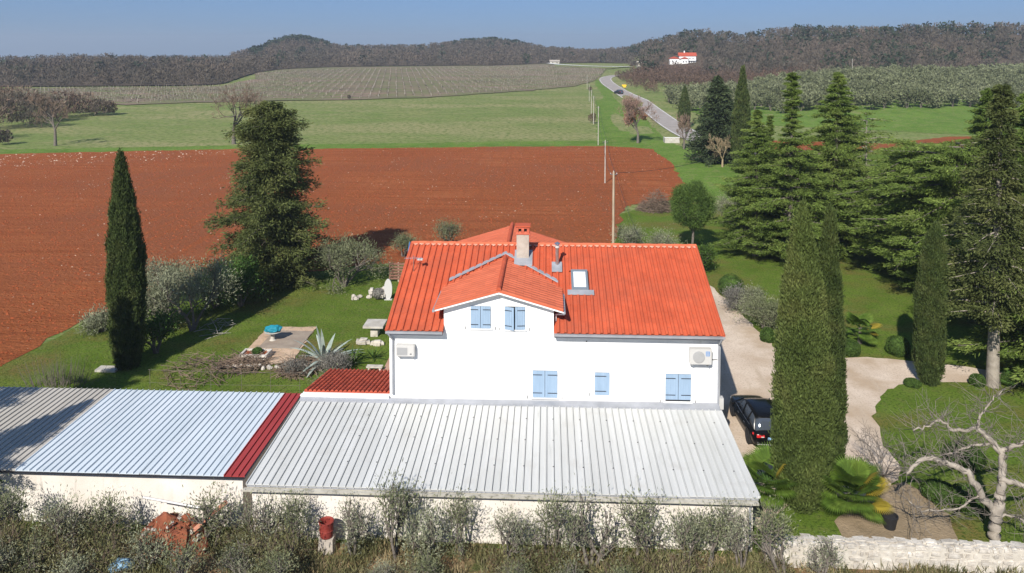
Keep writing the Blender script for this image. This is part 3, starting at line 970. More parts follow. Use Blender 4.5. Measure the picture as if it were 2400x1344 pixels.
def build_woods():
    rng = np.random.default_rng(77)
    x, y, u, D = wood_points(rng, -200, 2600, 9.0)
    # evergreen share on the hill tops and among the right hand wood
    dr = np.interp(u, KN[:, 0], KN[:, 4]); df = np.interp(u, KN[:, 0], FOOT)
    t = (D - df) / (dr - df)
    ev = ((u > 585) & (u < 775) & (t > 0.72) & (rng.random(len(u)) < 0.95)) | ((u > 1060) & (u < 1210) & (t > 0.85) & (rng.random(len(u)) < 0.5))
    nz = np.array([noise.noise(Vector((a * 0.012, b * 0.02, 3))) for a, b in zip(x, y)])
    ev |= (rng.random(len(u)) < np.where(u > 1480, 0.13, 0.03)) | ((nz > 0.15) & (u > 1480) & (rng.random(len(u)) < 0.6))
    house = (np.abs(u - 1600) < 48) & (D < P(1600, 152).y + 25)
    keep = ~house
    x, y, u, D, ev = x[keep], y[keep], u[keep], D[keep], ev[keep]
    b = ~ev
    near = b & (D < 520)
    far = b & (D >= 520)
    V = np.concatenate([twig_wood(x[near], y[near], rng.uniform(6, 11.5, near.sum()), 130, rng, D=D[near]),
                        twig_wood(x[far], y[far], rng.uniform(7, 10, far.sum()), 60, rng, D=D[far])])
    tag(link('bare_woodland', npmesh('bare_woodland', V), M_wood_far), 'leafless grey-brown woodland covering the hills along the horizon', kind='stuff')
    xe, ye, De = x[ev], y[ev], D[ev]
    C = []
    n = len(xe); k = 40
    V = twig_wood(xe, ye, rng.uniform(7.5, 11, n), k, rng, wdf=0.006, D=De, spread=0.42, up=0.3)
    tag(link('evergreen_wood', npmesh('evergreen_wood', V), F_ever), 'dark green pines and oaks on the hilltops among the bare woodland', kind='stuff')
    # understory dark scrub along the foot
    x, y, u, D = wood_points(rng, -200, 2600, 5.0, front=-3, depth=16)
    k = (rng.random(len(x)) < 0.8) & ~((u > 1230) & (u < 1480))
    V = twig_wood(x[k], y[k], rng.uniform(2, 5, k.sum()), 40, rng, D=D[k], spread=0.6)
    tag(link('woodland_scrub', npmesh('woodland_scrub', V), M_wood_far), 'low scrub along the foot of the bare woodland', kind='stuff')


build_woods()


def build_scrub():
    rng = np.random.default_rng(5)
    # red-brown bare scrub right of the road and left thicket
    pts = []
    for poly, gap, hh in ((px((1478, 172), (1520, 165), (1640, 165), (1900, 178), (1850, 196), (1700, 206), (1560, 208), (1500, 200)), 4.5, (3, 7)),
                          (px((1440, 180), (1500, 175), (1520, 205), (1560, 222), (1520, 218), (1480, 205)), 4.5, (2.5, 5))):
        pa = np.array(poly)
        X, Y = np.meshgrid(np.arange(pa[:, 0].min(), pa[:, 0].max(), gap), np.arange(pa[:, 1].min(), pa[:, 1].max(), gap))
        x = X.ravel() + rng.uniform(-2, 2, X.size); y = Y.ravel() + rng.uniform(-2, 2, X.size)
        k = inside(poly, x, y)
        x, y = x[k], y[k]
        pts.append(twig_wood(x, y, rng.uniform(*hh, len(x)), 60, rng, D=np.full(len(x), 300.0), spread=0.5))
    tag(link('roadside_scrub', npmesh('roadside_scrub', np.concatenate(pts)), M_red_scrub), 'reddish-brown bare scrub between the road and the olive grove', kind='stuff')


build_scrub()

# vineyard: posts and bare vines, past counting
VY = px((-100, 213), (60, 210), (300, 207), (520, 204), (600, 190), (605, 175), (760, 166), (1100, 160), (1290, 156), (1420, 163), (1415, 172), (1395, 190), (1350, 202), (1200, 216), (1000, 229), (640, 236), (450, 240), (300, 246), (180, 238), (-100, 246))


def build_vines():
    rng = np.random.default_rng(9)
    D0 = P(1150, 140); a = math.atan2(D0.x + 90, D0.y)       # rows run away from us
    dirv = np.array([sin(a) * 0 - 0.20, 1.0]); dirv /= np.linalg.norm(dirv)
    lat = np.array([dirv[1], -dirv[0]])
    A, B = np.meshgrid(np.arange(-520, 420, 3.4), np.arange(120, 800, 4.0))
    A = A.ravel(); B = B.ravel() + rng.uniform(-0.3, 0.3, A.size)
    x = A * lat[0] + B * dirv[0]; y = A * lat[1] + B * dirv[1]
    k = inside(VY, x, y)
    x, y, = x[k], y[k]
    x += rng.normal(size=len(x)) * 0.1
    C = np.stack([x, y, terrain(x, y) + 0.9], -1)
    up = np.tile(np.array([[0, 0, 0.85]]), (len(x), 1)) + rng.normal(size=C.shape) * 0.03
    V1 = leaves(C, up, np.full(len(x), 0.06), rng)
    # stand the post quads broadside in two ways
    V2 = leaves(C, up, np.full(len(x), 0.06), rng)
    tag(link('vine_posts', npmesh('vine_posts', np.concatenate([V1, V2])), M_concrete), 'rows of pale posts in the leafless vineyard', kind='stuff')
    n = len(x)
    C2 = np.repeat(C, 3, 0) + rng.normal(size=(n * 3, 3)) * np.array([0.1, 1.2, 0.2])
    Av = nrm(np.array([[dirv[0], dirv[1], 0]]) + rng.normal(size=C2.shape) * 0.35) * 0.9
    tag(link('vines', npmesh('vines', leaves(C2, Av, np.full(n * 3, 0.10), rng)), M_twig), 'bare grapevines trained between the vineyard posts', kind='stuff')


build_vines()


def build_grove():
    rng = np.random.default_rng(21)
    GR = px((1556, 232), (1600, 225), (1850, 194), (2100, 180), (2500, 160), (2520, 262), (2300, 258), (2000, 264), (1800, 268), (1760, 258), (1660, 262), (1590, 262))
    pa = np.array(GR)
    ang = 0.35
    c, s = cos(ang), sin(ang)
    A, B = np.meshgrid(np.arange(-700, 700, 6.2), np.arange(-700, 900, 6.8))
    A = A.ravel(); B = B.ravel()
    x = A * c - B * s; y = A * s + B * c
    x += rng.normal(size=len(x)) * 0.5; y += rng.normal(size=len(y)) * 0.5
    k = inside(GR, x, y)
    x, y = x[k], y[k]
    u, v = proj(x, y, terrain(x, y))
    k = (u > -50) & (u < 2460)
    x, y = x[k], y[k]
    o = np.argsort(y * cos(YAW) - x * sin(YAW))
    x, y = x[o], y[o]
    protos = []
    for i in range(4):
        t = olive('olive_tree', 'grey-green olive tree in the rows of the grove on the slope', (0, 0, 0), 4.6, 2.7, 300 + i, F_grove, 'olive trees of the grove on the right slope', nl=900, ln=0.75, wd=0.34, blob=0.55)
        protos.append(t)
    N = min(290, len(x))
    z = terrain(x, y)
    for i in range(N):
        t = protos[i] if i < 4 else copy_tree(protos[i % 4])
        t.location = (x[i], y[i], z[i])
        t.rotation_euler = (0, 0, rng.uniform(0, 6.28))
        sc = rng.uniform(0.85, 1.15)
        t.scale = (sc, sc, sc * rng.uniform(0.9, 1.1))
    xr, yr, zr = x[N:], y[N:], z[N:]
    n = len(xr); k = 70
    d = nrm(rng.normal(size=(n * k, 3))); d[:, 2] = np.abs(d[:, 2])
    C = np.stack([np.repeat(xr, k), np.repeat(yr, k), np.repeat(zr, k) + 1.4], -1) + d * np.array([2.6, 2.6, 2.8]) * rng.uniform(0.6, 1.05, (n * k, 1))
    V = leaves(C, nrm(d + rng.normal(size=d.shape) * 0.6) * 0.65, np.full(n * k, 0.34), rng)
    tag(link('olive_grove', npmesh('olive_grove', V), F_grove), 'farther rows of grey-green olive trees up the right slope', kind='stuff')


build_grove()

# ---------------------------------------------------------------- THE HOUSE
EZ, RZ = 6.3, 8.75                  # eave and ridge heights
EY, RY = 36.45, 43.6                # eave and ridge lines
HX0, HX1 = -7.86, 8.42             # roof ends
WY = 36.9                         # front wall plane
SL = (RZ - EZ) / (RY - EY)
DX, DZ, DSL = -2.36, 8.35, 0.29    # dormer ridge
house = thing('house', 'white two-storey house with orange-red tiled roof and pale blue shutters', 'house', (0.3, 40, 0))
wl = MB()
# front wall with dormer gable as one outline
wl.prism([(-7.80, 0), (8.36, 0), (8.36, EZ - 0.12), (0.30, EZ - 0.12), (0.30, 7.40), (DX, 8.17), (-5.09, 7.40), (-5.09, EZ - 0.12), (-7.80, EZ - 0.12)], 'y', WY, WY + 0.3)
for xa in (-7.58, 7.95):
    wl.prism([(WY + 0.3, 0), (51.0, 0), (51.0, EZ - 0.1), (RY, RZ - 0.25), (WY + 0.3, EZ + 0.0)], 'x', xa, xa + 0.2)
wl.box(-7.58, 50.8, 0, 8.15, 51.0, EZ - 0.1)
wl.box(-5.09, WY + 0.3, 6.2, -4.87, 40.0, 7.36).box(0.08, WY + 0.3, 6.2, 0.30, 40.0, 7.36)
wl.build('wall', M_white, house)

roof = MB()
roof.prism([(EY - 0.02, EZ - 0.16), (RY, RZ - 0.16), (RY, RZ - 0.03), (EY - 0.02, EZ - 0.03)], 'x', HX0 + 0.03, -5.10)
roof.prism([(EY - 0.02, EZ - 0.16), (RY, RZ - 0.16), (RY, RZ - 0.03), (EY - 0.02, EZ - 0.03)], 'x', 0.31, HX1 - 0.03)
roof.prism([(EY + 2.5, EZ - 0.16 + 2.5 * SL), (RY, RZ - 0.16), (RY, RZ - 0.03), (EY + 2.5, EZ - 0.03 + 2.5 * SL)], 'x', -5.10, 0.31)
roof.prism([(51.4, EZ - 0.36), (RY, RZ - 0.16), (RY, RZ - 0.03), (51.4, EZ - 0.22)], 'x', HX0 + 0.03, HX1 - 0.03)
roof_o = roof.build('roof', M_tile, house)


def tile_mesh(wd=0.352, ln=0.46, hb=0.05):
    """one interlocking clay tile, its lower edge at y = 0, rising along +y"""
    pr = [(0, -0.012), (0.05, hb * 0.8), (0.18, hb), (0.36, hb * 0.92), (0.45, 0.012), (0.52, 0.0), (1.0, 0.004)]
    pr = [(a * wd, b) for a, b in pr]
    V = []; F = []
    n = len(pr)
    for y, dz in ((0, 0.014), (ln, 0.002)):
        for a, b in pr: V.append((a, y, b + dz))
    for a, b in pr: V.append((a, 0, b * 0.6 - 0.004))
    for i in range(n - 1):
        F.append((i, i + 1, n + i + 1, n + i)); F.append((2 * n + i, 2 * n + i + 1, i + 1, i))
    V += [(0, ln, -0.004), (wd, ln, -0.004)]
    F.append((0, n, 3 * n, 2 * n)); F.append((n - 1, 2 * n + n - 1, 3 * n + 1, 2 * n - 1))
    me = bpy.data.meshes.new('roof_tile')
    me.from_pydata(V, [], F)
    return me


def tile_field(parent, me, spots, rot, limit=300, m=M_tile, name='roof_tile', jit=0.0):
    """spots: list of world positions; nearest first; rest joined"""
    rng = np.random.default_rng(len(spots))
    off = base_of(parent)
    if not me.materials: me.materials.append(m)
    R = rot.to_matrix()
    for p in spots[:limit]:
        o = bpy.data.objects.new(name, me)
        COL.objects.link(o); o.parent = parent
        o.location = Vector(p) - off + Vector((0, 0, rng.uniform(0, jit)))
        o.rotation_euler = (rot[0], rot[1], rot[2] + rng.normal() * jit * 0.6)
    rest = spots[limit:]
    if rest:
        tv = np.array([v.co for v in me.vertices])
        tv = tv @ np.array(R).T
        loops = [list(p.vertices) for p in me.polygons]
        L = np.array(loops)
        V = np.concatenate([tv + np.array(Vector(p) - off) + np.array((0, 0, rng.uniform(0, jit))) for p in rest])
        F = np.concatenate([L + i * len(tv) for i in range(len(rest))])
        me2 = npmesh_idx(name, V, F)
        me2.polygons.foreach_set('use_smooth', [False] * len(me2.polygons))
        o = link(name + '_field', me2, m, parent)
        o['kind'] = 'stuff'


from mathutils import Euler
TW = 0.3465
ncol = int(round((HX1 - HX0) / TW)); TW = (HX1 - HX0) / ncol
rows = 18
ang = math.atan(SL); slen = sqrt((RY - EY) ** 2 + (RZ - EZ) ** 2)
rl = slen / rows
tm = tile_mesh(TW, rl + 0.05, 0.095)
spots = []
for r in range(rows):
    y = EY - 0.04 + r * rl * cos(ang); z = EZ + r * rl * sin(ang)
    for c in range(ncol):
        x = HX0 + c * TW
        xc = x + TW / 2
        ym = y + rl * 0.5
        zd = DZ - DSL * abs(xc - DX)
        if -5.3 < x and x + TW < 0.6 and (z + 0.1 < zd): continue
        if -5.1 < x + TW * 0.5 < 0.31 and z + rl * sin(ang) < 7.4: continue
        if 1.3 < xc < 2.1 and 39.8 < ym < 41.0: continue         # skylight
        spots.append((x, y, z))
tile_field(roof_o, tm, spots, Euler((ang, 0, 0)), 300, jit=0.006)

# ridge caps
cap = MB()
for q in range(7): pass
capm = MB()
pr = [(-0.13, -0.05), (-0.10, 0.05), (-0.04, 0.095), (0.04, 0.095), (0.10, 0.05), (0.13, -0.05)]
capm.prism(pr, 'x', 0, 0.44)
cme = capm.mesh('ridge_tile')
cme.materials.append(M_tile_new)
off = base_of(roof_o)
n = int((HX1 - HX0) / 0.42)
for i in range(n):
    o = bpy.data.objects.new('ridge_tile', cme); COL.objects.link(o); o.parent = roof_o
    o.location = Vector((HX0 + i * (HX1 - HX0) / n, RY, RZ + 0.05 + 0.012 * (i % 2))) - off
# mortar bed under ridge, wavy lower edge
mo = MB()
for i in range(ncol * 2):
    x = HX0 + i * TW / 2
    d = 0.10 + 0.10 * ((i * 37) % 10) / 10
    mo.quad((x, RY - 0.1, RZ + 0.06), (x + TW / 2, RY - 0.1, RZ + 0.06), (x + TW / 2, RY - 0.13 - d * 0.6, RZ + 0.02), (x + TW / 4, RY - 0.15 - d, RZ - 0.01), (x, RY - 0.13 - d * 0.5, RZ + 0.02))
mo.build('mortar_bed', M_mortar, roof_o)
# verge caps
for x in (HX0 - 0.04, HX1 - 0.06):
    MB().tube([(x + 0.05, EY - 0.05, EZ + 0.03), (x + 0.05, RY, RZ + 0.05)], 0.075, 8).build('verge_cap', M_tile, roof_o)

# dormer roof
dr = MB()
DXL, DXR = -5.50, 0.76
DY0 = 36.46
for sgn, xe in ((-1, DXL), (1, DXR)):
    zt = lambda x: DZ - DSL * abs(x - DX)
    # slope polygon from front edge to where it meets the main roof
    def yi(x): return EY + (zt(x) - EZ) / SL + 0.12
    a = (DX, DY0, DZ); b = (DX, yi(DX), DZ); c = (xe, yi(xe), zt(xe)); d = (xe, DY0, zt(xe))
    lo = lambda p: (p[0], p[1], p[2] - 0.10)
    dr.hexa([lo(a), lo(b), lo(c), lo(d), a, b, c, d])
droof = dr.build('dormer_roof', M_tile_new, house)
dtile = tile_mesh(0.35, 0.44, 0.022)
dtile.name = 'dormer_tile'
dal = math.atan(DSL)
sp1 = []; sp2 = []
for sgn, xe, sp in ((-1, DXL, sp1), (1, DXR, sp2)):
    L = abs(xe - DX) / cos(dal); nr = int(round(L / 0.41)); rr = L / nr
    for r in range(nr):
        dd = L - (r) * rr
        x = DX + sgn * dd * cos(dal)
        z = DZ - dd * sin(dal)
        for c in range(18):
            y = DY0 + c * 0.35
            ymax = EY + (z - EZ) / SL + 0.25
            if y > ymax: continue
            sp.append((x, y if sgn > 0 else y + 0.35, z + 0.004))
tile_field(droof, dtile, sp1, Euler((dal, 0, -pi / 2)), 400, m=M_tile_new, name='dormer_tile', jit=0.004)
tile_field(droof, dtile, sp2, Euler((dal, 0, pi / 2)), 400, m=M_tile_new, name='dormer_tile', jit=0.004)
cpd = MB(); cpd.prism(pr, 'y', 0, 0.44); cdm = cpd.mesh('ridge_tile'); cdm.materials.append(M_tile)
off = base_of(droof)
for i in range(15):
    o = bpy.data.objects.new('ridge_tile', cdm); COL.objects.link(o); o.parent = droof
    o.location = Vector((DX, DY0 - 0.02 + i * 0.41, DZ + 0.05 + 0.01 * (i % 2))) - off
# valley flashing
vf = MB()
for sgn, xe in ((-1, -5.25), (1, 0.55)):
    P0 = Vector((DX, EY + (DZ - EZ) / SL, DZ)); P1 = Vector((xe, EY + (DZ - DSL * abs(xe - DX) - EZ) / SL, DZ - DSL * abs(xe - DX)))
    P0 += Vector((0, 0.1, 0.19)); P1 += Vector((0, 0.1, 0.19))
    vf.hexa([P0 + Vector((0, -.02, -.05)), P0 + Vector((0, .30, 0.02)), P1 + Vector((0, .30, 0.02)), P1 + Vector((0, -.02, -.05)), P0, P0 + Vector((0, .30, .045)), P1 + Vector((0, .30, .045)), P1])
vf.build('valley_flashing', M_flash, house)
# dormer fascia boards
fb = MB()
for sgn, xe in ((-1, DXL), (1, DXR)):
    zz = DZ - DSL * abs(xe - DX)
    fb.hexa([(DX, DY0 + .03, DZ - .20), (DX, DY0 + .44, DZ - .20), (xe, DY0 + .44, zz - .19), (xe, DY0 + .03, zz - .19), (DX, DY0 + .03, DZ - .10), (DX, DY0 + .44, DZ - .10), (xe, DY0 + .44, zz - .10), (xe, DY0 + .03, zz - .10)])
fb.build('gable_soffit', M_white, house)
for xe, sx in ((DXL, -1), (DXR, 1)):
    zz = DZ - DSL * abs(xe - DX) - 0.10
    g = MB(); g.box(min(xe, xe + sx * 0.1), DY0 - 0.02, zz - 0.11, max(xe, xe + sx * 0.1), 39.6, zz)
    g.build('dormer_gutter', M_flash, house)
MB().tube([(DXR + .05, DY0 + .3, 7.32), (DXR + .03, DY0 + .34, 7.1), (0.42, WY + .35, 6.95), (0.40, WY + .4, 6.6)], 0.04, 8).build('dormer_drainpipe', M_white, house)

# eave gutters
for a, b in ((HX0 - 0.02, -5.11), (0.32, HX1 + 0.03)):
    g = MB(); g.prism([(EY - .14, EZ - .02), (EY - .13, EZ - .12), (EY - .06, EZ - .15), (EY + .0, EZ - .12), (EY + .01, EZ - .02)], 'x', a, b)
    g.build('gutter', M_flash, house)
for xa, xb in ((HX0 + .02, -5.10), (0.31, HX1 - .02)):
    MB().box(xa, EY + .015, EZ - .24, xb, WY - .003, EZ - .165).build('soffit', M_flash, house)
# drainpipes
MB().tube([(-7.74, EY - .05, EZ - .15), (-7.68, EY + .1, EZ - .35), (-7.62, WY - .07, EZ - .6), (-7.62, WY - .07, 2.95)], 0.055, 10).build('drainpipe', M_flash, house)
MB().tube([(8.30, EY - .05, EZ - .15), (8.29, EY + .1, EZ - .35), (8.27, WY - .07, EZ - .6), (8.27, WY - .07, 2.7)], 0.055, 10).build('drainpipe', M_flash, house)
MB().box(8.363, WY - .02, 2.5, 8.55, WY + .3, 3.05).build('meter_box', M_acw, house)


def shutter_window(x0, x1, z0, z1, n=2, ajar=0.0, low=0.0):
    wdo = MB().box(x0 - 0.0, WY - 0.006, z0, x1, WY + 0.02, z1).build('window', M_dark, house)
    xm = (x0 + x1) / 2
    leaves_ = [(x0, xm - .008), (xm + .008, x1)] if n == 2 else [(x0, x1)]
    for i, (a, b) in enumerate(leaves_):
        rot = ajar if i == 0 else -ajar * 0.35
        sh = MB(); 
        npl = max(3, int(round((b - a) / 0.12)))
        for q in range(npl):
            xa = a + (b - a) * q / npl; xb = a + (b - a) * (q + 1) / npl
            sh.box(xa + .003, -.030, z0 + low, xb - .003, 0.0, z1)
        sh.box(a + .004, -.012, z0 + low + .01, b - .004, -.002, z1 - .01)
        hinge = a if i == 0 else b
        vv = [(x - hinge, y, z) for x, y, z in sh.v]
        sh.v = [(x * cos(rot) - y * sin(rot) + hinge, x * sin(rot) + y * cos(rot) + WY - 0.03, z) for x, y, z in vv]
        so = sh.build('shutter', M_shutter, wdo)
        for zz in (z0 + low + .17 * (z1 - z0), z1 - .15 * (z1 - z0)):
            st = MB().box(a + (.0 if i == 0 else (b - a) * .22), -.045, zz - .016, b - ((b - a) * .22 if i == 0 else 0), -.031, zz + .016)
            vv = [(x - hinge, y, z) for x, y, z in st.v]
            st.v = [(x * cos(rot) - y * sin(rot) + hinge, x * sin(rot) + y * cos(rot) + WY - 0.03, z) for x, y, z in vv]
            # three levels only: the strap belongs to the window
            st.build('strap_hinge', M_black, wdo)
    MB().box(x0 - .08, WY - .09, z0 - .07, x1 + .08, WY - .003, z0 - .015).build('window_sill', M_white, house)
    for xx in (x0 - .26, x1 + .22):
        if n == 1 and xx > x1: continue
        MB().box(xx, WY - .035, z0 - .08, xx + .025, WY - .003, z0 + .07).build('shutter_catch', M_black, house)


shutter_window(-3.77, -2.79, 6.33, 7.42)
shutter_window(-2.09, -1.11, 6.30, 7.42, ajar=-0.32)
shutter_window(-0.73, 0.48, 2.93, 4.26)
shutter_window(2.31, 3.02, 3.12, 4.22, n=1)
shutter_window(5.74, 6.96, 2.86, 4.22, low=0.1)
MB().box(-5.6, WY - .018, 2.55, -2.1, WY - .003, 2.95).build('plaster_patch', M_white, house)
MB().lathe([(.03, 0), (.03, -.03)], (1.9, WY, 5.75), 8, 'y').build('wall_vent', M_black, house)


def ac_unit(x0, x1, z0, z1, d, label, big):
    t = thing('air_conditioner', label, 'air conditioner', ((x0 + x1) / 2, WY - d / 2, z0), 0)
    bo = MB().box(x0, WY - d - .06, z0, x1, WY - .06, z1).build('casing', M_acw, t); bevel(bo, .025, 2)
    r = (z1 - z0) * .37
    cx = x0 + (x1 - x0) * .40; cz = (z0 + z1) / 2 + (0.0)
    yf = WY - d - .06
    if big:
        fan = MB().lathe([(r, -.002), (r, -.03), (r * .93, -.035), (.02, -.035)], (cx, yf, cz), 28, 'y').build('fan_grille', M_acg, t)
        gr = MB()
        for q in range(1, 6):
            rr = r * q / 6
            gr.tube([(cx + rr * cos(k * pi / 12), yf - .045, cz + rr * sin(k * pi / 12)) for k in range(25)], .006, 4, False)
        gr.build('grille_ring', M_acw, fan)
        lb = MB().box(x0 + (x1 - x0) * .72, yf - .008, z1 - .33, x1 - .1, yf - .002, z1 - .1).build('label_plate', mat('blue_label', [(0.12, 0.25, 0.5)], 0.5), t)
        for q in range(3): MB().box(x0 + (x1 - x0) * .74, yf - .012, z1 - .29 + q * .06, x1 - .13, yf - .009, z1 - .265 + q * .06).build('label_stripe', M_acw, lb)
    else:
        fan = MB().box(x0 + .06, yf - .012, z0 + .08, x0 + (x1 - x0) * .62, yf - .002, z1 - .12).build('fan_grille', M_acg, t)
        for q in range(8):
            zz = z0 + .11 + q * (z1 - z0 - .26) / 7
            MB().box(x0 + .07, yf - .02, zz, x0 + (x1 - x0) * .61, yf - .013, zz + .015).build('grille_slat', M_acg, fan)
        MB().box(x1 - .22, yf - .01, z0 + .12, x1 - .14, yf - .002, z0 + .16).build('badge', M_black, t)
    for xx in (x0 + .12, x1 - .16):
        MB().box(xx, yf + .02, z0 - .05, xx + .04, WY - .003, z0 - .008).box(xx, WY - .045, z0 - .22, xx + .04, WY - .003, z0 - .05).build('wall_bracket', M_steel, t)
    return t


ac_unit(-7.42, -6.50, 4.96, 5.53, .30, 'small white air conditioner with square grey grille near the left end of the wall', False)
a2 = ac_unit(6.83, 7.87, 4.86, 5.62, .36, 'large white air conditioner with round fan and blue label near the right drainpipe', True)
MB().tube([(7.86, WY - .1, 5.0), (8.2, WY - .03, 4.98)], .015, 5).build('cable', M_black, a2)

# chimney on the front slope
def on_roof(x, y, up=0): return Vector((x, y, EZ + (y - EY) * SL + up + (.055 if up > .03 else 0)))
cxx = -1.4; cy = 42.4
zc = on_roof(cxx, cy).z
CX0, CX1, CY0, CY1, CT = -1.73, -1.05, 42.1, 42.75, 9.72
cho = MB().box(CX0, CY0, zc - .4, CX1, CY1, CT).build('chimney', M_chim, house)
MB().box(CX0 - .05, CY0 - .05, CT + .003, CX1 + .05, CY1 + .05, CT + .07).build('cap_slab', M_brick, cho)
for row in range(4):
    zz = CT + .073 + row * .085
    for q in (range(5) if row in (0, 3) else (0, 2, 4)):
        for ya in (CY0 - .04, CY1 - .10):
            MB().box(CX0 - .04 + q * .153, ya, zz, CX0 - .04 + q * .153 + .144, ya + .14, zz + .077).build('cap_brick', M_brick, cho)
MB().box(CX0 - .02, CY0 + .13, CT + .075, CX1 + .02, CY1 - .13, CT + .40).build('cap_core', M_dark, cho)
MB().box(CX0 - .09, CY0 - .09, CT + .42, CX1 + .09, CY1 + .09, CT + .48).build('cap_lid', M_tile, cho)
MB().hexa([on_roof(-1.85, 41.5, .06), on_roof(-.85, 41.5, .06), on_roof(-.85, 42.85, .06), on_roof(-1.85, 42.85, .06), on_roof(-1.85, 41.5, .115), on_roof(-.85, 41.5, .115), on_roof(-.85, 42.85, .115), on_roof(-1.85, 42.85, .115)]).build('chimney_flashing', M_flash, house)
# steel flue
fl = on_roof(.52, 41.5, .05)
fo = MB().lathe([(.10, 0), (.10, 1.15)], (fl.x, fl.y + .1, fl.z), 14).build('flue_pipe', M_steel, house)
MB().lathe([(.15, 1.2), (.17, 1.22), (.02, 1.32)], (fl.x, fl.y + .1, fl.z), 14).build('flue_cowl', M_steel, fo)
MB().lathe([(.12, 1.0), (.12, 1.12)], (fl.x, fl.y + .1, fl.z), 14).build('flue_collar', M_acw, fo)
MB().hexa([on_roof(.22, 41.0, .05), on_roof(.78, 41.0, .05), on_roof(.78, 41.8, .05), on_roof(.22, 41.8, .05), on_roof(.22, 41.0, .11), on_roof(.78, 41.0, .11), on_roof(.78, 41.8, .11), on_roof(.22, 41.8, .11)]).build('flue_flashing', M_flash, house)
# skylight
q = MB()
def rb(x0, x1, y0, y1, a, b): return [on_roof(x0, y0, a), on_roof(x1, y0, a), on_roof(x1, y1, a), on_roof(x0, y1, a), on_roof(x0, y0, b), on_roof(x1, y0, b), on_roof(x1, y1, b), on_roof(x0, y1, b)]
M_frame = mat('slate_grey_frame', [(0.16, 0.19, 0.22)], 0.5)
sk = MB().hexa(rb(1.25, 1.36, 39.5, 41.1, -.02, .14)).hexa(rb(2.02, 2.13, 39.5, 41.1, -.02, .14)).hexa(rb(1.363, 2.017, 40.97, 41.1, -.02, .14)).hexa(rb(1.363, 2.017, 39.5, 39.63, -.02, .14)).build('skylight', M_frame, house)
MB().hexa(rb(1.365, 2.015, 39.635, 40.965, .0, .10)).build('pane', M_skyglass, sk)
MB().hexa(rb(1.03, 2.4, 39.15, 39.49, .035, .085)).build('skylight_apron', M_flash, house)
# rear gable roof behind the ridge, its tiles
RG = 8.62
rg = MB()
gx = -2.28
for sgn in (-1, 1):
    rg.hexa([(gx, 43.8, RG - .1), (gx, 48.5, RG - .1), (gx + sgn * 3.6, 48.5, RG - 1.2), (gx + sgn * 3.6, 43.8, RG - 1.2), (gx, 43.8, RG + .12), (gx, 48.5, RG + .12), (gx + sgn * 3.6, 48.5, RG - .98), (gx + sgn * 3.6, 43.8, RG - .98)])
rgo = rg.build('rear_gable_roof', M_tile_new, house)
sp = ([], [])
ga = math.atan(1.1 / 3.6)
for i, sgn in enumerate((-1, 1)):
    L = 3.6 / cos(ga)
    for r in range(9):
        dd = L - r * L / 9
        for c in range(13):
            y = 43.85 + c * .35
            sp[i].append((gx + sgn * dd * cos(ga), y if sgn > 0 else y + .35, RG + .125 - dd * sin(ga)))
tile_field(rgo, dtile, sp[0], Euler((ga, 0, -pi / 2)), 400, m=M_tile_new, name='gable_tile')
tile_field(rgo, dtile, sp[1], Euler((ga, 0, pi / 2)), 400, m=M_tile_new, name='gable_tile')
for i in range(12):
    o = bpy.data.objects.new('ridge_tile', cdm); COL.objects.link(o); o.parent = rgo
    o.location = Vector((gx, 43.8 + i * .41, RG + .17)) - base_of(rgo)
MB().prism([(gx - 3.3, 5.5), (gx + 3.3, 5.5), (gx + 3.3, RG - 1.2), (gx, RG - .12), (gx - 3.3, RG - 1.2)], 'y', 48.0, 48.2).build('rear_gable_wall', M_white, house)
# antenna
an = thing('roof_antenna', 'thin television aerial on the left edge of the tiled roof', 'aerial', (-7.3, 41.0, 7.8))
AX, AY = -7.3, 41.0
MB().tube([(AX, AY, 7.7), (AX, AY, 8.75)], .02, 6).build('mast', M_steel, an)
bm_ = MB().tube([(AX - .5, AY, 8.6), (AX + .45, AY + .1, 8.6)], .014, 5).build('boom', M_steel, an)
for k in range(6):
    x = AX - .45 + k * .16
    MB().tube([(x, AY - .25 - .02 * k, 8.62), (x, AY + .3 + .02 * k, 8.62)], .009, 4).build('element', M_steel, bm_)
MB().box(AX + .2, AY - .1, 8.52, AX + .5, AY + .15, 8.58).build('reflector', M_acw, an)

# ---------------------------------------------------------------- lean-to, sheds
lt = thing('tiled_lean_to', 'low white lean-to with ribbed dark red tiles against the left end of the house', 'lean-to', (-9.9, 38.5, 0))
MB().box(-12.2, 36.62, 0, -7.81, 37.1, 2.86).build('wall', M_white, lt)
MB().box(-12.05, 37.103, 0, -11.85, 41.2, 1.95).build('end_wall', M_white, lt)
L0, L1, LZ0, LZ1 = 37.05, 41.4, 2.93, 2.14
lro = MB().prism([(L0, LZ0 - .08), (L1, LZ1 - .08), (L1, LZ1 - .01), (L0, LZ0 - .01)], 'x', -12.15, -7.85).build('roof', M_tile_old, lt)
pt = MB(); st = 0
la = math.atan((LZ1 - LZ0) / (L1 - L0))
bar = MB()
nb_ = 7
for yy, dz in ((0, .0), (.44, .0)):
    for k in range(nb_):
        t = pi * k / (nb_ - 1)
        bar.v.append((-.085 * cos(t), yy, .085 * sin(t) * (1.0 if yy == 0 else .85)))
for k in range(nb_ - 1): bar.f.append((k, k + 1, nb_ + k + 1, nb_ + k))
bar.f.append(tuple(range(nb_)))
bme = bar.mesh('barrel_tile')
sp = []
for c in range(20):
    for r in range(11):
        y = L0 - .06 + r * .4
        sp.append((-12.05 + c * .2195, y, LZ0 + .0 + (y - L0) * (LZ1 - LZ0) / (L1 - L0)))
tile_field(lro, bme, sp, Euler((la, 0, 0)), 300, m=M_tile_old, name='barrel_tile', jit=.008)
MB().box(-12.22, 36.60, 2.863, -7.87, 36.80, 2.90).build('coping', M_white, lt)


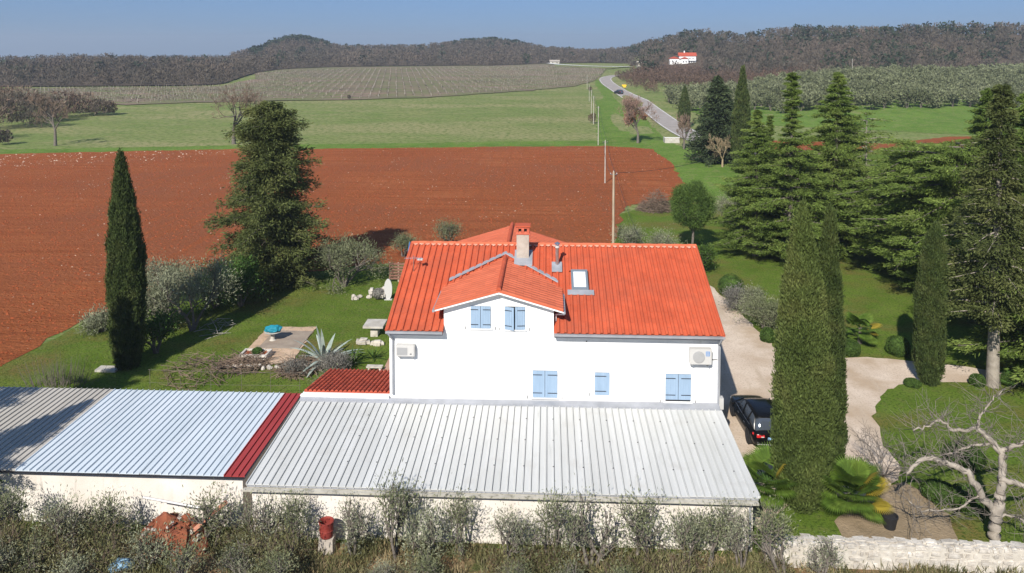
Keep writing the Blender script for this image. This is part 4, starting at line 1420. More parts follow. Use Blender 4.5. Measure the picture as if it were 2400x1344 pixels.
def shed(name, label, x0, x1, yf, yb, zf, zb, cols, ribp, per, wallm, xends, over=.25, back=True, rib=.05):
    t = thing(name, label, 'shed', ((x0 + x1) / 2, (yf + yb) / 2, 0))
    MB().box(x0 + .15, yf + over, 0, x1 - .2, yf + over + .25, zf - .14).build('front_wall', wallm, t)
    MB().prism([(yf + over + .253, 0), (yb - .1, 0), (yb - .1, zb - .14), (yf + over + .253, zf - .14)], 'x', x1 - .45, x1 - .2).build('side_wall', wallm, t)
    MB().prism([(yf + over + .253, 0), (yb - .1, 0), (yb - .1, zb - .14), (yf + over + .253, zf - .14)], 'x', x0 + .15, x0 + .4).build('side_wall', wallm, t)
    if back: MB().box(x0 + .4, yb - .4, 0, x1 - .45, yb - .15, zb - .14).build('back_wall', wallm, t)
    rf = MB().prism([(yf + .05, zf - .13), (yb, zb - .13), (yb, zb - .07), (yf + .05, zf - .07)], 'x', x0 + .03, x1 - .03).build('roof', M_flash, t)
    sw = ribp * per
    meshes = {}
    n = int(round((x1 - x0) / sw)); sw = (x1 - x0) / n
    rp = sw / per
    rng = np.random.default_rng(7)
    prf = []
    for k in range(per):
        prf += [(k * rp, rib), (k * rp + .03, rib), (k * rp + .034, -.045), (k * rp + .058, -.045), (k * rp + .062, 0), ((k + 1) * rp - .015, 0)]
    prf.append((sw - .004, rib * .9))
    for i in range(n):
        xx = x0 + i * sw
        mt = cols(xx + sw / 2)
        if mt.name not in meshes:
            V = []; F = []
            for (yy, zz) in ((yf, zf), (yb, zb)):
                for a, b in prf: V.append((a, yy - yf, zz - zf + b))
            for a, b in prf: V.append((a, 0, min(b, 0) - .03))
            m_ = len(prf)
            for k in range(m_ - 1):
                F.append((k, k + 1, m_ + k + 1, m_ + k)); F.append((2 * m_ + k, 2 * m_ + k + 1, k + 1, k))
            me = bpy.data.meshes.new('roof_sheet'); me.from_pydata(V, [], F); me.materials.append(mt)
            meshes[mt.name] = me
        o = bpy.data.objects.new('roof_sheet', meshes[mt.name]); COL.objects.link(o); o.parent = rf
        o.location = Vector((xx, yf, zf)) - base_of(rf) + Vector((0, rng.normal() * .012, rng.uniform(0, .006)))
    return t, rf


def ca(x): return M_sheet
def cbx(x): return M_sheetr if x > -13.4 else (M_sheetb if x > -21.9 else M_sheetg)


sA, rA = shed('storage_shed', 'long white shed with ribbed white metal roof in front of the house', -12.22, 8.36, 29.75, 36.5, 2.35, 2.65, ca, .312, 3, M_shedwall, None)
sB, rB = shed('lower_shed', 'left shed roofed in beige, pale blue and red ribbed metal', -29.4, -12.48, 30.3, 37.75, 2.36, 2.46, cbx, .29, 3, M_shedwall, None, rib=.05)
# gutter + fascia of the right shed
MB().box(-12.2, 29.83, 2.10, 8.3, 29.98, 2.26).build('fascia', M_moss, sA)
MB().prism([(29.60, 2.21), (29.61, 2.12), (29.68, 2.08), (29.76, 2.12), (29.77, 2.21)], 'x', -12.3, 8.3).build('gutter', M_moss, sA)
MB().tube([(8.02, 29.7, 2.1), (8.03, 29.9, 1.9), (8.03, 29.93, .05)], .05, 8).build('drainpipe', M_flash, sA)
MB().hexa([(-12.2, 36.46, 2.70), (8.3, 36.46, 2.70), (8.3, WY - .01, 2.78), (-12.2, 36.61, 2.78), (-12.2, 36.46, 2.74), (8.3, 36.46, 2.74), (8.3, WY - .01, 2.82), (-12.2, 36.61, 2.82)]).build('wall_flashing', M_flash, sA)
MB().box(-12.2, 36.44, 2.60, 8.3, 36.60, 2.70).build('ridge_flashing', M_flash, sA)
MB().box(8.30, 29.8, 2.31, 8.40, 36.45, 2.40).build('verge_trim', M_sheet, sA)
scr = MB()
for yy in (31.4, 33.4, 35.2):
    for i in range(0, 66, 4):
        x = -8.5 + i * .312
        if x > 8: continue
        z = 2.35 + (yy - 29.75) * .3 / 6.75 + .05
        scr.box(x, yy, z, x + .045, yy + .045, z + .02)
so = scr.build('screw_heads', M_black, sA); so['kind'] = 'stuff'
MB().box(-29.4, 30.24, 2.27, -12.5, 30.29, 2.32).build('gutter', M_black, sB)

# ---------------------------------------------------------------- stone wall, lower right
gw = thing('garden_wall', 'whitewashed rubble stone wall along the lower right edge', 'wall', (15, 29.4, 0))
WX0, WX1, WF, WB, WH = 8.42, 21.0, 29.1, 29.65, 0.98
MB().box(WX0, WF + .035, 0, WX1, WB - .03, WH - .05).build('mortar_core', mat('lime_mortar', [(I3, 3, 7, [(0.3, (0.42, 0.38, 0.32)), (0.7, (0.56, 0.52, 0.45))])], 0.95, bump=(I3, 10, 6, 0.6, 0.03)), gw)
rng = random.Random(4)


def stone_mesh(sd):
    r = random.Random(sd)
    bm = bmesh.new(); bmesh.ops.create_cube(bm, size=1)
    bmesh.ops.bevel(bm, geom=list(bm.edges), offset=.24, segments=2, affect='EDGES')
    for v in bm.verts: v.co += Vector((r.uniform(-.07, .07), r.uniform(-.07, .07), r.uniform(-.07, .07)))
    me = bpy.data.meshes.new('stone'); bm.to_mesh(me); bm.free(); me.materials.append(M_stone)
    return me


SM = [stone_mesh(i) for i in range(6)]


def place_stone(parent, c, s, name='stone', rz=0):
    o = bpy.data.objects.new(name, rng.choice(SM)); COL.objects.link(o)
    o.parent = parent; o.location = Vector(c) - base_of(parent) if parent else Vector(c)
    o.scale = s; o.rotation_euler = (rng.uniform(-.06, .06), rng.uniform(-.08, .08), rz + rng.uniform(-.05, .05))
    return o


for row, hh in enumerate((.30, .26, .24, .20)):
    x = WX0 + rng.uniform(-.1, .1)
    while x < WX1:
        l = rng.uniform(.18, .75)
        zz = sum((.30, .26, .24, .20)[:row]) + hh / 2 + rng.uniform(-.035, .035)
        place_stone(gw, (x + l / 2, WF + .09 + rng.uniform(-.03, .03), zz), (l * rng.uniform(.9, 1.04), .22, hh * rng.uniform(.8, 1.12)))
        x += l
x = WX0
while x < WX1:
    l = rng.uniform(.3, .9)
    place_stone(gw, (x + l / 2, (WF + WB) / 2 + .07 + rng.uniform(-.04, .04), WH - .02), (l * .98, rng.uniform(.36, .48), rng.uniform(.09, .16)))
    x += l


# ---------------------------------------------------------------- cars
def loft(secs, name, m, parent, sm=True):
    """secs: list of (y, [(x, z) half profile from bottom centre outwards to top centre])"""
    n = len(secs[0][1])
    V = []; F = []
    for y, pr_ in secs:
        ring = [(a, y, b) for a, b in pr_] + [(-a, y, b) for a, b in pr_[::-1]]
        V += ring
    k = 2 * n
    for i in range(len(secs) - 1):
        for j in range(k):
            q = (j + 1) % k
            F.append((i * k + j, i * k + q, (i + 1) * k + q, (i + 1) * k + j))
    F.append(tuple(range(k))[::-1]); F.append(tuple((len(secs) - 1) * k + j for j in range(k)))
    me = bpy.data.meshes.new(name); me.from_pydata(V, [], F)
    bm = bmesh.new(); bm.from_mesh(me); bmesh.ops.recalc_face_normals(bm, faces=bm.faces); bm.to_mesh(me); bm.free()
    if sm: me.polygons.foreach_set('use_smooth', [True] * len(me.polygons))
    o = link(name, me, m, parent)
    return o


M_carpaint = mat('black_car_paint', [(0.004, 0.004, 0.004)], 0.2, spec=0.35)
M_navy = mat('dark_blue_car_paint', [(0.012, 0.014, 0.025)], 0.15, spec=0.7)
M_rubber = mat('tyre_rubber', [(0.025, 0.025, 0.025)], 0.85)
M_rim = mat('alloy_rim', [(0.45, 0.45, 0.46)], 0.3, metallic=0.9)
M_tail = mat('red_tail_lamp', [(0.45, 0.02, 0.02)], 0.15, spec=0.8)
M_plate = mat('pale_blue_plate', [(0.25, 0.42, 0.60)], 0.5)


def car(name, label, loc, rz, L=4.9, W=1.92, Hc=1.62, paint=M_carpaint, detail=True):
    """local: the nose points to +y"""
    t = thing(name, label, 'car', loc, rz)
    hw = W / 2
    def lower(y, s, zb, zs, zt):      # s width factor, belt profile
        a = hw * s
        return (y, [(a * .80, zb), (a * .96, zb + .05), (a, zb + .22), (a * .995, zs * .72), (a * .96, zs), (a * .80, zt), (a * .4, zt + .02)])
    h = L / 2
    secs = [lower(-h, .86, .42, .86, .90), lower(-h + .10, .94, .32, .95, 1.0), lower(-h + .45, .985, .27, .98, 1.02), lower(-h + 1.1, 1.0, .24, .99, 1.02),
            lower(0, 1.0, .24, .97, 1.0), lower(h - 1.55, 1.0, .24, .96, 1.0), lower(h - 1.2, .995, .25, .93, .98), lower(h - .55, .96, .27, .85, .90), lower(h - .16, .88, .32, .74, .79), lower(h, .74, .42, .62, .66)]
    body = loft(secs, 'body', paint, t)
    body.data.polygons.foreach_set('use_smooth', [True] * len(body.data.polygons))
    m_ = body.modifiers.new('sub', 'SUBSURF'); m_.levels = 1; m_.render_levels = 1
    def up(y, wb, wt, zb, zt): return (y, [(hw * wb, zb), (hw * (wb * .6 + wt * .4), zb + (zt - zb) * .45), (hw * wt, zt - .03), (hw * wt * .5, zt)])
    green = [up(-h + .30, .80, .70, .98, 1.06), up(-h + .62, .88, .70, .98, Hc - .14), up(-h + 1.0, .90, .71, .99, Hc - .04), up(-.1, .91, .72, .98, Hc), up(h - 2.15, .90, .70, .97, Hc - .10), up(h - 1.35, .86, .72, .95, 1.02)]
    loft(green, 'window', M_glass, t)
    rf_ = [(y, [(a * 1.01, z - .012) for a, z in [p[2]]] + [(p[2][0] * 1.0, p[2][1] + .018), (p[3][0], p[3][1] + .02)]) for y, p in green[1:5]]
    loft(rf_, 'roof_panel', paint, t)
    # pillars
    for s in (-1, 1):
        for (ya, yb_, za, zb_, fa, fb) in ((h - 1.38, h - 2.17, 1.0, Hc - .10, .88, .72), (-h + .36, -h + .66, 1.02, Hc - .13, .84, .73), (-.35, -.4, 1.0, Hc - .03, .93, .745), (-h + 1.35, -h + 1.15, 1.0, Hc - .06, .92, .735)):
            MB().tube([(s * hw * fa, ya, za), (s * hw * (fa + fb) / 2 * 1.02, (ya + yb_) / 2, (za + zb_) / 2), (s * hw * fb, yb_, zb_)], .035, 6).build('pillar', paint, t, world=False)
        if detail:
            MB().tube([(s * hw * .93, -h + .9, 1.02), (s * hw * .945, -.1, 1.0), (s * hw * .92, h - 1.5, .99)], .010, 5).build('chrome_trim', M_rim, t, world=False)
            mi = MB().lathe([(.02, -.1), (.09, -.07), (.10, 0), (.07, .05)], (s * (hw + .11), h - 1.62, 1.03), 10, 'y').build('side_mirror', paint, t, world=False)
            MB().tube([(s * hw * .98, -h + 1.3, .78), (s * hw * 1.005, 0, .76), (s * hw * .99, h - 1.3, .74)], .012, 5).build('door_crease', paint, t, world=False)
            MB().box(s * hw - .012, -.9, .8, s * hw + .012, -.72, .825).box(s * hw - .012, .15, .8, s * hw + .012, .33, .825).build('door_handle', M_rim, t, world=False)
        # tail lamp wraps the rear corner
        tl = MB().hexa([(s * hw * .42, -h - .012, .80), (s * hw * .80, -h + .005, .78), (s * hw * .97, -h + .30, .84), (s * hw * .42, -h + .10, .82), (s * hw * .42, -h + .03, .90), (s * hw * .80, -h + .05, .91), (s * hw * .95, -h + .33, .92), (s * hw * .42, -h + .14, .92)]).build('tail_lamp', M_tail, t, world=False)
        MB().box(min(s * hw * .46, s * hw * .60), -h - .02, .80, max(s * hw * .46, s * hw * .60), -h + .0, .84).build('reflector', M_acw, tl, world=False)
        MB().hexa([(s * hw * .5, h - .05, .60), (s * hw * .86, h - .22, .62), (s * hw * .90, h - .35, .64), (s * hw * .5, h - .2, .62), (s * hw * .5, h - .08, .70), (s * hw * .86, h - .24, .74), (s * hw * .9, h - .4, .76), (s * hw * .5, h - .24, .72)]).build('headlight', M_acw, t, world=False)
        for yy in (-h + 1.0, h - .95):
            wh = MB().lathe([(.20, -.11), (.33, -.10), (.355, -.06), (.355, .06), (.33, .10), (.20, .11)], (s * (hw - .10), yy, .355), 24, 'x').build('wheel', M_rubber, t, world=False)
            ri = MB().lathe([(.22, -.115), (.215, .115)], (s * (hw - .10), yy, .355), 20, 'x').build('rim', M_rim, wh, world=False)
            sp_ = MB()
            for k in range(5):
                a = 2 * pi * k / 5
                sp_.tube([(s * (hw + .018), yy, .355), (s * (hw + .018), yy + .2 * cos(a), .355 + .2 * sin(a))], .022, 4)
            sp_.build('spoke', M_black, wh, world=False)
            MB().lathe([(.37, -.02), (.40, 0), (.37, .02)], (s * (hw - .003), yy, .37), 24, 'x').build('wheel_arch', M_rubber, t, world=False)
    MB().tube([(-hw * .8, -h - .0, .46), (0, -h - .05, .45), (hw * .8, -h - .0, .46)], .028, 6).build('bumper_trim', M_rim, t, world=False)
    pl = MB().box(-.26, -h - .055, .70, .26, -h - .04, .82).build('number_plate', M_plate, t, world=False)
    MB().box(-.24, -h - .06, .735, -.21, -h - .056, .79).build('plate_band', M_navy, pl, world=False)
    wp = MB().tube([(-.1, -h + .34, 1.06), (.35, -h + .40, 1.12)], .012, 4).build('rear_wiper', M_black, t, world=False)
    return t


cA = (P(1751, 1058) + P(1850, 1062)) / 2
car('parked_car', 'shiny black estate car parked on the gravel beside the house', (11.05, 40.0, .02), radians(2), detail=True)
pc = P(1450, 221)
car('distant_car', 'small dark car driving on the far country road', (pc.x, pc.y, pc.z + .12), radians(26), L=4.3, W=1.8, Hc=1.5, paint=M_navy, detail=False).scale = (1.15, 1.15, 1.15)

# ---------------------------------------------------------------- far houses, walls, signs
fh = P(1598, 152)
hf = thing('far_house', 'distant white farmhouse with two red roofs on the wooded hillside', 'house', fh)
sc = fh.y / FPX
def far_block(x0, x1, y0, y1, h, rz_, nm, ridge='x'):
    MB().box(x0, y0, -2, x1, y1, h).build(nm + '_wall', M_white, hf, world=False)
    if ridge == 'x':
        MB().prism([(y0 - .5, h), ((y0 + y1) / 2, h + rz_), (y1 + .5, h)], 'x', x0 - .5, x1 + .5).build(nm + '_roof', M_tile_old, hf, world=False)
    else:
        MB().prism([(x0 - .5, h), ((x0 + x1) / 2, h + rz_), (x1 + .5, h)], 'y', y0 - .5, y1 + .5).build(nm + '_roof', M_tile_old, hf, world=False)
U = sc                                  # metres per picture pixel at the house
far_block(-28 * U, -6 * U, 0, 10 * U, 14 * U, 5 * U, 'left', 'y')
far_block(-5.5 * U, 33 * U, 3 * U, 18 * U, 20 * U, 8 * U, 'main', 'x')
far_block(-2 * U, 14 * U, -4 * U, 2.8 * U, 14 * U, 4 * U, 'middle', 'y')
for i, (xx, zz) in enumerate(((17, 4), (22, 4), (27, 4), (18, 12), (25, 12), (2, 5), (8, 5), (-22, 6), (-14, 6))):
    y = 3 * U if xx > 15 else (-4 * U if xx > 0 else 0)
    wd_ = MB().box(xx * U, y - .1, zz * U, (xx + 2.2) * U, y - .02, (zz + 4) * U).build('window', M_glass, hf, world=False)
MB().box(15 * U, -1 * U, 9.5 * U, 33 * U, 2.9 * U, 10.3 * U).build('balcony', M_white, hf, world=False)
MB().box(6 * U, 10 * U, 26 * U, 8.5 * U, 12 * U, 32 * U).build('chimney', M_white, hf, world=False)
for nm, lab, u, v, wpx, hpx in (('far_barn', 'small pale stone barn in the bare trees left of the white farmhouse', 1508, 158, 26, 14), ('far_cottage', 'tiny grey building at the edge of the woods beyond the vineyard', 1300, 150, 22, 9)):
    b = P(u, v); s_ = b.y / FPX
    t = thing(nm, lab, 'building', b)
    MB().box(-wpx / 2 * s_, 0, -1, wpx / 2 * s_, 8, hpx * .6 * s_).build('wall', M_concrete, t, world=False)
    MB().prism([(-.5, hpx * .6 * s_), (4, hpx * s_), (8.5, hpx * .6 * s_)], 'x', -wpx / 2 * s_ - .4, wpx / 2 * s_ + .4).build('roof', M_chim, t, world=False)
    for q in (-.25, .2): MB().box(wpx * q * s_, -.06, hpx * .15 * s_, wpx * (q + .1) * s_, -.01, hpx * .4 * s_).build('window', M_dark, t, world=False)

pw = P(1575, 336)
t = thing('concrete_wall', 'short pale concrete wall beside the road near the dark conifers', 'wall', pw)
MB().box(-1.5, 0, 0, 1.6, .25, 1.15).box(-1.5, .25, 0, -1.25, 2.5, 1.1).build('wall_slab', M_concrete, t, world=False)
MB().box(-1.55, -.04, 1.153, 1.65, .29, 1.23).build('coping', M_white, t, world=False)
ps = P(1463, 209)
t = thing('road_sign', 'pair of yellow direction signs beside the far road', 'sign', ps)
t.scale = (.75, .75, .75)
MB().tube([(-.9, 0, 0), (-.9, 0, 2.8)], .06, 5).build('post', M_steel, t, world=False)
MB().tube([(.9, 0, 0), (.9, 0, 2.8)], .06, 5).build('post', M_steel, t, world=False)
M_yel = mat('yellow_sign', [(0.85, 0.50, 0.02)], 0.5)
MB().prism([(-1.3, 1.8), (1.1, 1.8), (1.45, 2.2), (1.1, 2.6), (-1.3, 2.6)], 'y', -.08, -.02).build('sign_panel', M_yel, t, world=False)
MB().prism([(-.7, 1.0), (.9, 1.0), (1.1, 1.35), (.9, 1.7), (-.7, 1.7)], 'y', -.08, -.02).build('sign_panel', M_yel, t, world=False)

# ---------------------------------------------------------------- poles and wires
poles = []
PD = [((1437, 600), 403, 'nearest wooden utility pole standing just behind the house roof', .13), ((1418, 430), 330, 'thin utility pole with a slanting stay at the middle of the red field edge', .09),
      ((1402, 341), 250, 'pale utility pole where the red field meets the green meadow', .09), ((1391, 292), 226, 'utility pole third beyond the red field edge', .09),
      ((1386, 268), 212, 'utility pole beside a small brown bush on the meadow edge', .08), ((1381, 238), 199, 'utility pole far along the meadow before the vineyard', .08), ((1376, 210), 176, 'farthest utility pole by the vineyard corner', .08),
      ((1997, 186), 138, 'lone pale pole above the olive grove', .1)]
for (b, vt, lab, r) in PD:
    p = P(*b); h = htop(p, vt)
    t = thing('utility_pole', lab, 'utility pole', p, group='utility poles along the field edge')
    MB().tube([(0, 0, -.2), (0, 0, h)], [r, r * .75], 8).build('shaft', M_wood if r > .1 else M_concrete, t, world=False)
    if vt != 138:
        MB().box(-.35, -.03, h - .28, .35, .03, h - .21).build('crossarm', M_steel, t, world=False)
        for q in (-.3, 0, .3):
            MB().lathe([(.03, 0), (.045, .04), (.03, .1)], (q, 0, h - .2 if q else h), 6).build('insulator', M_acw, t, world=False)
    poles.append((p, h))
p, h = poles[1]
MB().tube([(p.x + .05, p.y, h * .55), (p.x + 1.2, p.y + .4, 0)], .03, 5)


def wire(a, b, sag, label, n=14):
    pts = []
    for i in range(n + 1):
        t = i / n
        q = a.lerp(b, t); q.z -= sag * 4 * t * (1 - t); pts.append(q)
    o = MB().tube(pts, .018, 4).build('power_cable', M_black, None)
    tag(o, label, 'cable', 'power cables strung along the poles')


ord_ = ['between the pole behind the roof and the next pole', 'from the stayed pole to the pole at the meadow edge', 'over the near part of the meadow', 'over the middle of the meadow', 'over the far part of the meadow', 'towards the vineyard corner']
for i in range(6):
    (a, ha), (b, hb) = poles[i], poles[i + 1]
    for s, nm in ((-.3, 'left'), (.3, 'right')):
        wire(a + Vector((s, 0, ha - .1)), b + Vector((s, 0, hb - .1)), .9, f'{nm} black cable {ord_[i]}')
a = poles[0][0] + Vector((.3, 0, poles[0][1] - .1))
wire(a, Vector((20.5, 88, 8.2)), .5, 'cable running right from the nearest pole towards the cedars')
wire(a - Vector((0, 0, .3)), Vector((9.0, 60, 2.8)), 1.4, 'slack cable dropping from the nearest pole behind the roof')

# ---------------------------------------------------------------- garden things left of the house
pad = tag(drape('terrace_slab', [(-19.9, 48.3), (-20.1, 53.4), (-16.6, 53.5), (-16.3, 47.3), (-17.8, 46.9)], mat('worn_terrace', [(I3, 0.9, 6, [(0.3, (0.42, 0.28, 0.18)), (0.7, (0.55, 0.40, 0.28))]), (I3, 1.6, 7, 0.5, 0.65, (0.30, 0.23, 0.17))], 0.95, bump=(I3, 8, 6, 0.5, 0.03)), 0.05, .6, kind='structure', rough=.12, sub=.3))
t = thing('patch_slab', 'grey-brown concrete middle of the worn terrace', 'slab', (-17.9, 50.9, .05))
MB().box(-1.4, -1.5, 0, 1.35, 1.7, .035).build('slab', mat('grey_cement', [(I3, 1.5, 7, [(0.3, (0.24, 0.19, 0.15)), (0.7, (0.33, 0.27, 0.21))])], .95), t, world=False)
bp = Vector((-18.8, 50.8, .06))
t = thing('covered_barbecue', 'low white pedestal under a teal blue cover on the terrace', 'barbecue', bp)
MB().lathe([(.25, 0), (.15, .1), (.12, .5), (.5, .58), (.55, .62)], (0, 0, 0), 16).build('pedestal', M_concrete, t, world=False)
bm = bmesh.new(); bmesh.ops.create_icosphere(bm, subdivisions=3, radius=.5)
for v in bm.verts:
    nz = noise.noise(v.co * 4) * .3
    v.co = Vector((v.co.x * 1.15, v.co.y * .75, max(v.co.z, -.25) * .55)) * (1 + nz) + Vector((0.05, 0, .80))
me = bpy.data.meshes.new('cover'); bm.to_mesh(me); bm.free()
link('cover', me, mat('teal_fabric', [(I3, 3, 5, [(0.3, (0.01, 0.17, 0.24)), (0.7, (0.015, 0.24, 0.32))])], 0.7), t)

t = thing('stone_planter', 'stone-edged planter box at the corner of the terrace', 'planter', (-18.9, 48.0, 0))
for (x0, y0, x1, y1) in ((-.9, -.55, .9, -.4), (-.9, .4, .9, .55), (-.9, -.4, -.75, .4), (.75, -.4, .9, .4)):
    MB().box(x0, y0, 0, x1, y1, .38).build('stone_edge', M_stone, t, world=False)
MB().box(-.74, -.39, 0, .74, .39, .28).build('soil', M_clod, t, world=False)
link('plants', ball_mesh(8, .32, .7, 700), F_leaf, t, (0.1, 0, .25))

# stone bench table
t = thing('stone_table', 'slab-topped stone table on a rough stone foot', 'table', (-12.0, 52.3, 0))
MB().box(-.75, -.75, .72, .65, .75, .86).build('table_top', M_concrete, t, world=False)
MB().box(-.3, -.4, 0, .2, .4, .72).build('foot', M_stone, t, world=False)
for nm, lab, c, s in (('boulder', 'tan boulder lying left below the stone table', (-12.5, 50.6, .15), (.9, .6, .45)), ('boulder', 'tan boulder lying right below the stone table', (-11.5, 50.5, .12), (.85, .55, .4))):
    o = place_stone(None, c, s, nm); tag(o, lab, 'rock')
# flower heap and white board
t = thing('rock_garden', 'heap of rocks with dry pale flowers near the white board', 'rock garden', (-13.7, 60.2, 0))
for k in range(11): place_stone(t, (-13.7 + rng.uniform(-.6, .6), 60.3 + rng.uniform(-.7, .7), .2 + rng.uniform(0, .35)), (rng.uniform(.3, .6),) * 3)
link('dry_flowers', ball_mesh(5, .5, .8, 500, .12, .05), F_lav, t, (.2, -.4, .2))
t = thing('rock_garden', 'smaller scatter of rocks and white flowers on the lawn', 'rock garden', (-15.0, 60.0, 0))
for k in range(6): place_stone(t, (-15.0 + rng.uniform(-.7, .7), 60.0 + rng.uniform(-.4, .4), .12), (rng.uniform(.2, .45), rng.uniform(.2, .4), .25))
t = thing('white_board', 'white oval board standing upright beside the rocks', 'board', (-12.7, 59.8, 0))
pb = [(.33 * cos(a) * (1 if sin(a) > 0 else .95), .85 + .85 * sin(a)) for a in np.linspace(0, 2 * pi, 22)[:-1]]
MB().prism(pb, 'y', -.05, .05).build('panel', M_acw, t, world=False)
MB().box(-.3, -.15, 0, .3, .15, .06).build('foot', M_acw, t, world=False)
t = thing('timber_rack', 'old wooden slatted rack beside the left roof edge', 'rack', (-12.8, 64.5, 0))
for xx in (-.75, .0, .75): MB().box(xx - .06, -.06, 0, xx + .06, .06, 1.7).build('post', M_wood, t, world=False)
for k in range(6): MB().box(-.8, -.1, .25 + k * .25, .8, -.062, .42 + k * .25).build('slat', mat('brown_plank', [(0.22, 0.11, 0.08)], .9), t, world=False)
t = thing('blue_slide', 'blue slide leaning up behind the left roof edge', 'slide', (-12.0, 66.0, 0))
MB().hexa([(-.3, -1.2, .3), (.3, -1.2, .3), (.3, 1.2, 2.6), (-.3, 1.2, 2.6), (-.3, -1.2, .4), (.3, -1.2, .4), (.3, 1.2, 2.7), (-.3, 1.2, 2.7)]).build('chute', mat('blue_plastic', [(0.06, 0.16, 0.34)], .5), t, world=False)
for xx in (-.3, .3):
    MB().tube([(xx, -1.25, .45), (xx, 1.2, 2.8)], .05, 6).build('rail', mat('blue_plastic', [(0.06, 0.16, 0.34)], .5), t, world=False)
    MB().tube([(xx, 1.2, 0), (xx, 1.2, 2.7)], .05, 6).build('leg', M_steel, t, world=False)
t = thing('low_step', 'brown paving slabs beside the left corner of the house', 'slab', (-9.0, 46.0, 0))
MB().box(-1.2, -1.6, 0, 1.3, 2.6, .12).build('slab', mat('brown_paving', [(I3, 1, 6, [(0.3, (0.33, 0.19, 0.13)), (0.7, (0.42, 0.26, 0.19))])], .9), t, world=False)
t = thing('garden_bench', 'low stone bench with slab seat above the tiled lean-to', 'bench', (-10.7, 46.2, 0))
MB().box(-.5, -.18, .3, .5, .18, .38).build('seat', M_stone, t, world=False)
MB().box(-.4, -.14, 0, -.28, .14, .3).build('leg', M_stone, t, world=False); MB().box(.28, -.14, 0, .4, .14, .3).build('leg', M_stone, t, world=False)
# row of border stones
t = thing('rubble_border', 'irregular row of rough stones below the terrace', 'stone border', (-17, 46.4, 0))
for k in range(26): place_stone(t, (-20.5 + k * .27 + rng.uniform(-.1, .1), 46.4 + rng.uniform(-.25, .25), .1), (rng.uniform(.2, .5), rng.uniform(.2, .35), rng.uniform(.12, .3)))


def rosette(name, label, cat, loc, n, ln, wd, m, seed, curl=.5, el=(0.3, 1.4), thick=True):
    rg_ = np.random.default_rng(seed)
    t = thing(name, label, cat, loc)
    for i in range(n):
        a = i * 2.4 + rg_.normal() * .2
        e = rg_.uniform(*el); L = ln * rg_.uniform(.7, 1.15)
        V = []; F = []
        p = np.array([cos(a) * .08, sin(a) * .08, .05]); d = np.array([cos(a) * cos(e), sin(a) * cos(e), sin(e)])
        lat = np.array([-sin(a), cos(a), 0])
        K = 7
        for k in range(K):
            s = k / (K - 1)
            wv = wd * (np.interp(s, [0, .3, .8, 1], [.7, 1, .55, .02]))
            nn = np.cross(lat, d)
            V += [tuple(p - lat * wv), tuple(p + nn * -wv * .25), tuple(p + lat * wv)]
            d = d + np.array([0, 0, -curl / K]); d /= np.linalg.norm(d)
            p = p + d * L / (K - 1)
        for k in range(K - 1):
            b = k * 3
            F += [(b, b + 1, b + 4, b + 3), (b + 1, b + 2, b + 5, b + 4)]
        me = bpy.data.meshes.new('leaf'); me.from_pydata(V, [], F)
        me.polygons.foreach_set('use_smooth', [True] * len(F))
        link('leaf', me, m, t)
    return t


rosette('agave_plant', 'big pale grey agave with long arching leaves below the terrace', 'agave', (-14.2, 47.4, 0), 24, 2.4, .15, F_agave, 3, .9, (.35, 1.45))
rosette('yucca_plant', 'dark spiky yucca right of the agave', 'yucca', (-12.4, 47.2, 0), 26, 1.3, .07, F_box, 5, .4, (.1, 1.3))
rosette('yucca_plant', 'small dark spiky plant by the stone bench', 'yucca', (-11.2, 48.2, 0), 18, .9, .06, F_box, 6, .4, (.1, 1.3))


def fan_palm(label, loc, h, nf, R, seed, m=F_palm):
    rg_ = np.random.default_rng(seed)
    t = thing('fan_palm', label, 'palm', loc)
    MB().tube([(0, 0, -.1), (0.03, 0, h * .5), (0, 0, h)], [.17, .14, .12], 10).build('trunk', M_bark, t, world=False)
    for i in range(nf):
        a = i * 2.4; e = rg_.uniform(-.35, 1.2)
        sd = np.array([cos(a) * cos(e), sin(a) * cos(e), sin(e)])
        st_ = R * rg_.uniform(.45, .7)
        c = np.array([0, 0, h]) + sd * st_ + np.array([0, 0, -.12 * st_])
        lat = np.array([-sin(a), cos(a), 0]); u_ = np.cross(sd, lat)
        V = []; K = 30
        for k in range(K):
            th_ = -1.9 + 3.8 * k / (K - 1)
            d = sd * cos(th_) + lat * sin(th_)
            L = R * .55 * (1 - .12 * abs(th_))
            d2 = d + np.array([0, 0, -.45])
            ww = lat * cos(th_) - sd * sin(th_)
            p0 = c; p1 = c + d * L * .55; p2 = c + d * L * .55 + nrm(d2) * L * .45
            V += [p0, p1 + ww * .028 * R, p2, p1 - ww * .028 * R]
        me = npmesh('frond', np.array(V))
        fr_ = link('frond', me, m if i % 13 else mat('yellowing_frond', [(0.35, 0.27, 0.03)], .8, trans=.2), t)
        link('leaf_stalk', tubes_np('leaf_stalk', [((0, 0, h - .05), tuple(c), .025, .015)], 4), F_leaf, fr_)
    return t


fan_palm('bushy green fan palm with yellowing fronds at the foot of the tall cypress', (P(1990, 1205).x, P(1990, 1205).y, 0), 1.0, 44, 1.55, 1)
fan_palm('darker fan palm between the white shed corner and the tall cypress', (9.7, 33.4, 0), 1.0, 34, 1.5, 2, F_palm)
fan_palm('small young palm on the lawn behind the clipped balls', (21.2, 52.3, 0), 1.1, 18, 1.3, 3)
fan_palm('low fan palm at the right edge beside the pale trunk', (28.3, 45.9, 0), .4, 18, 1.3, 4, F_leaf)

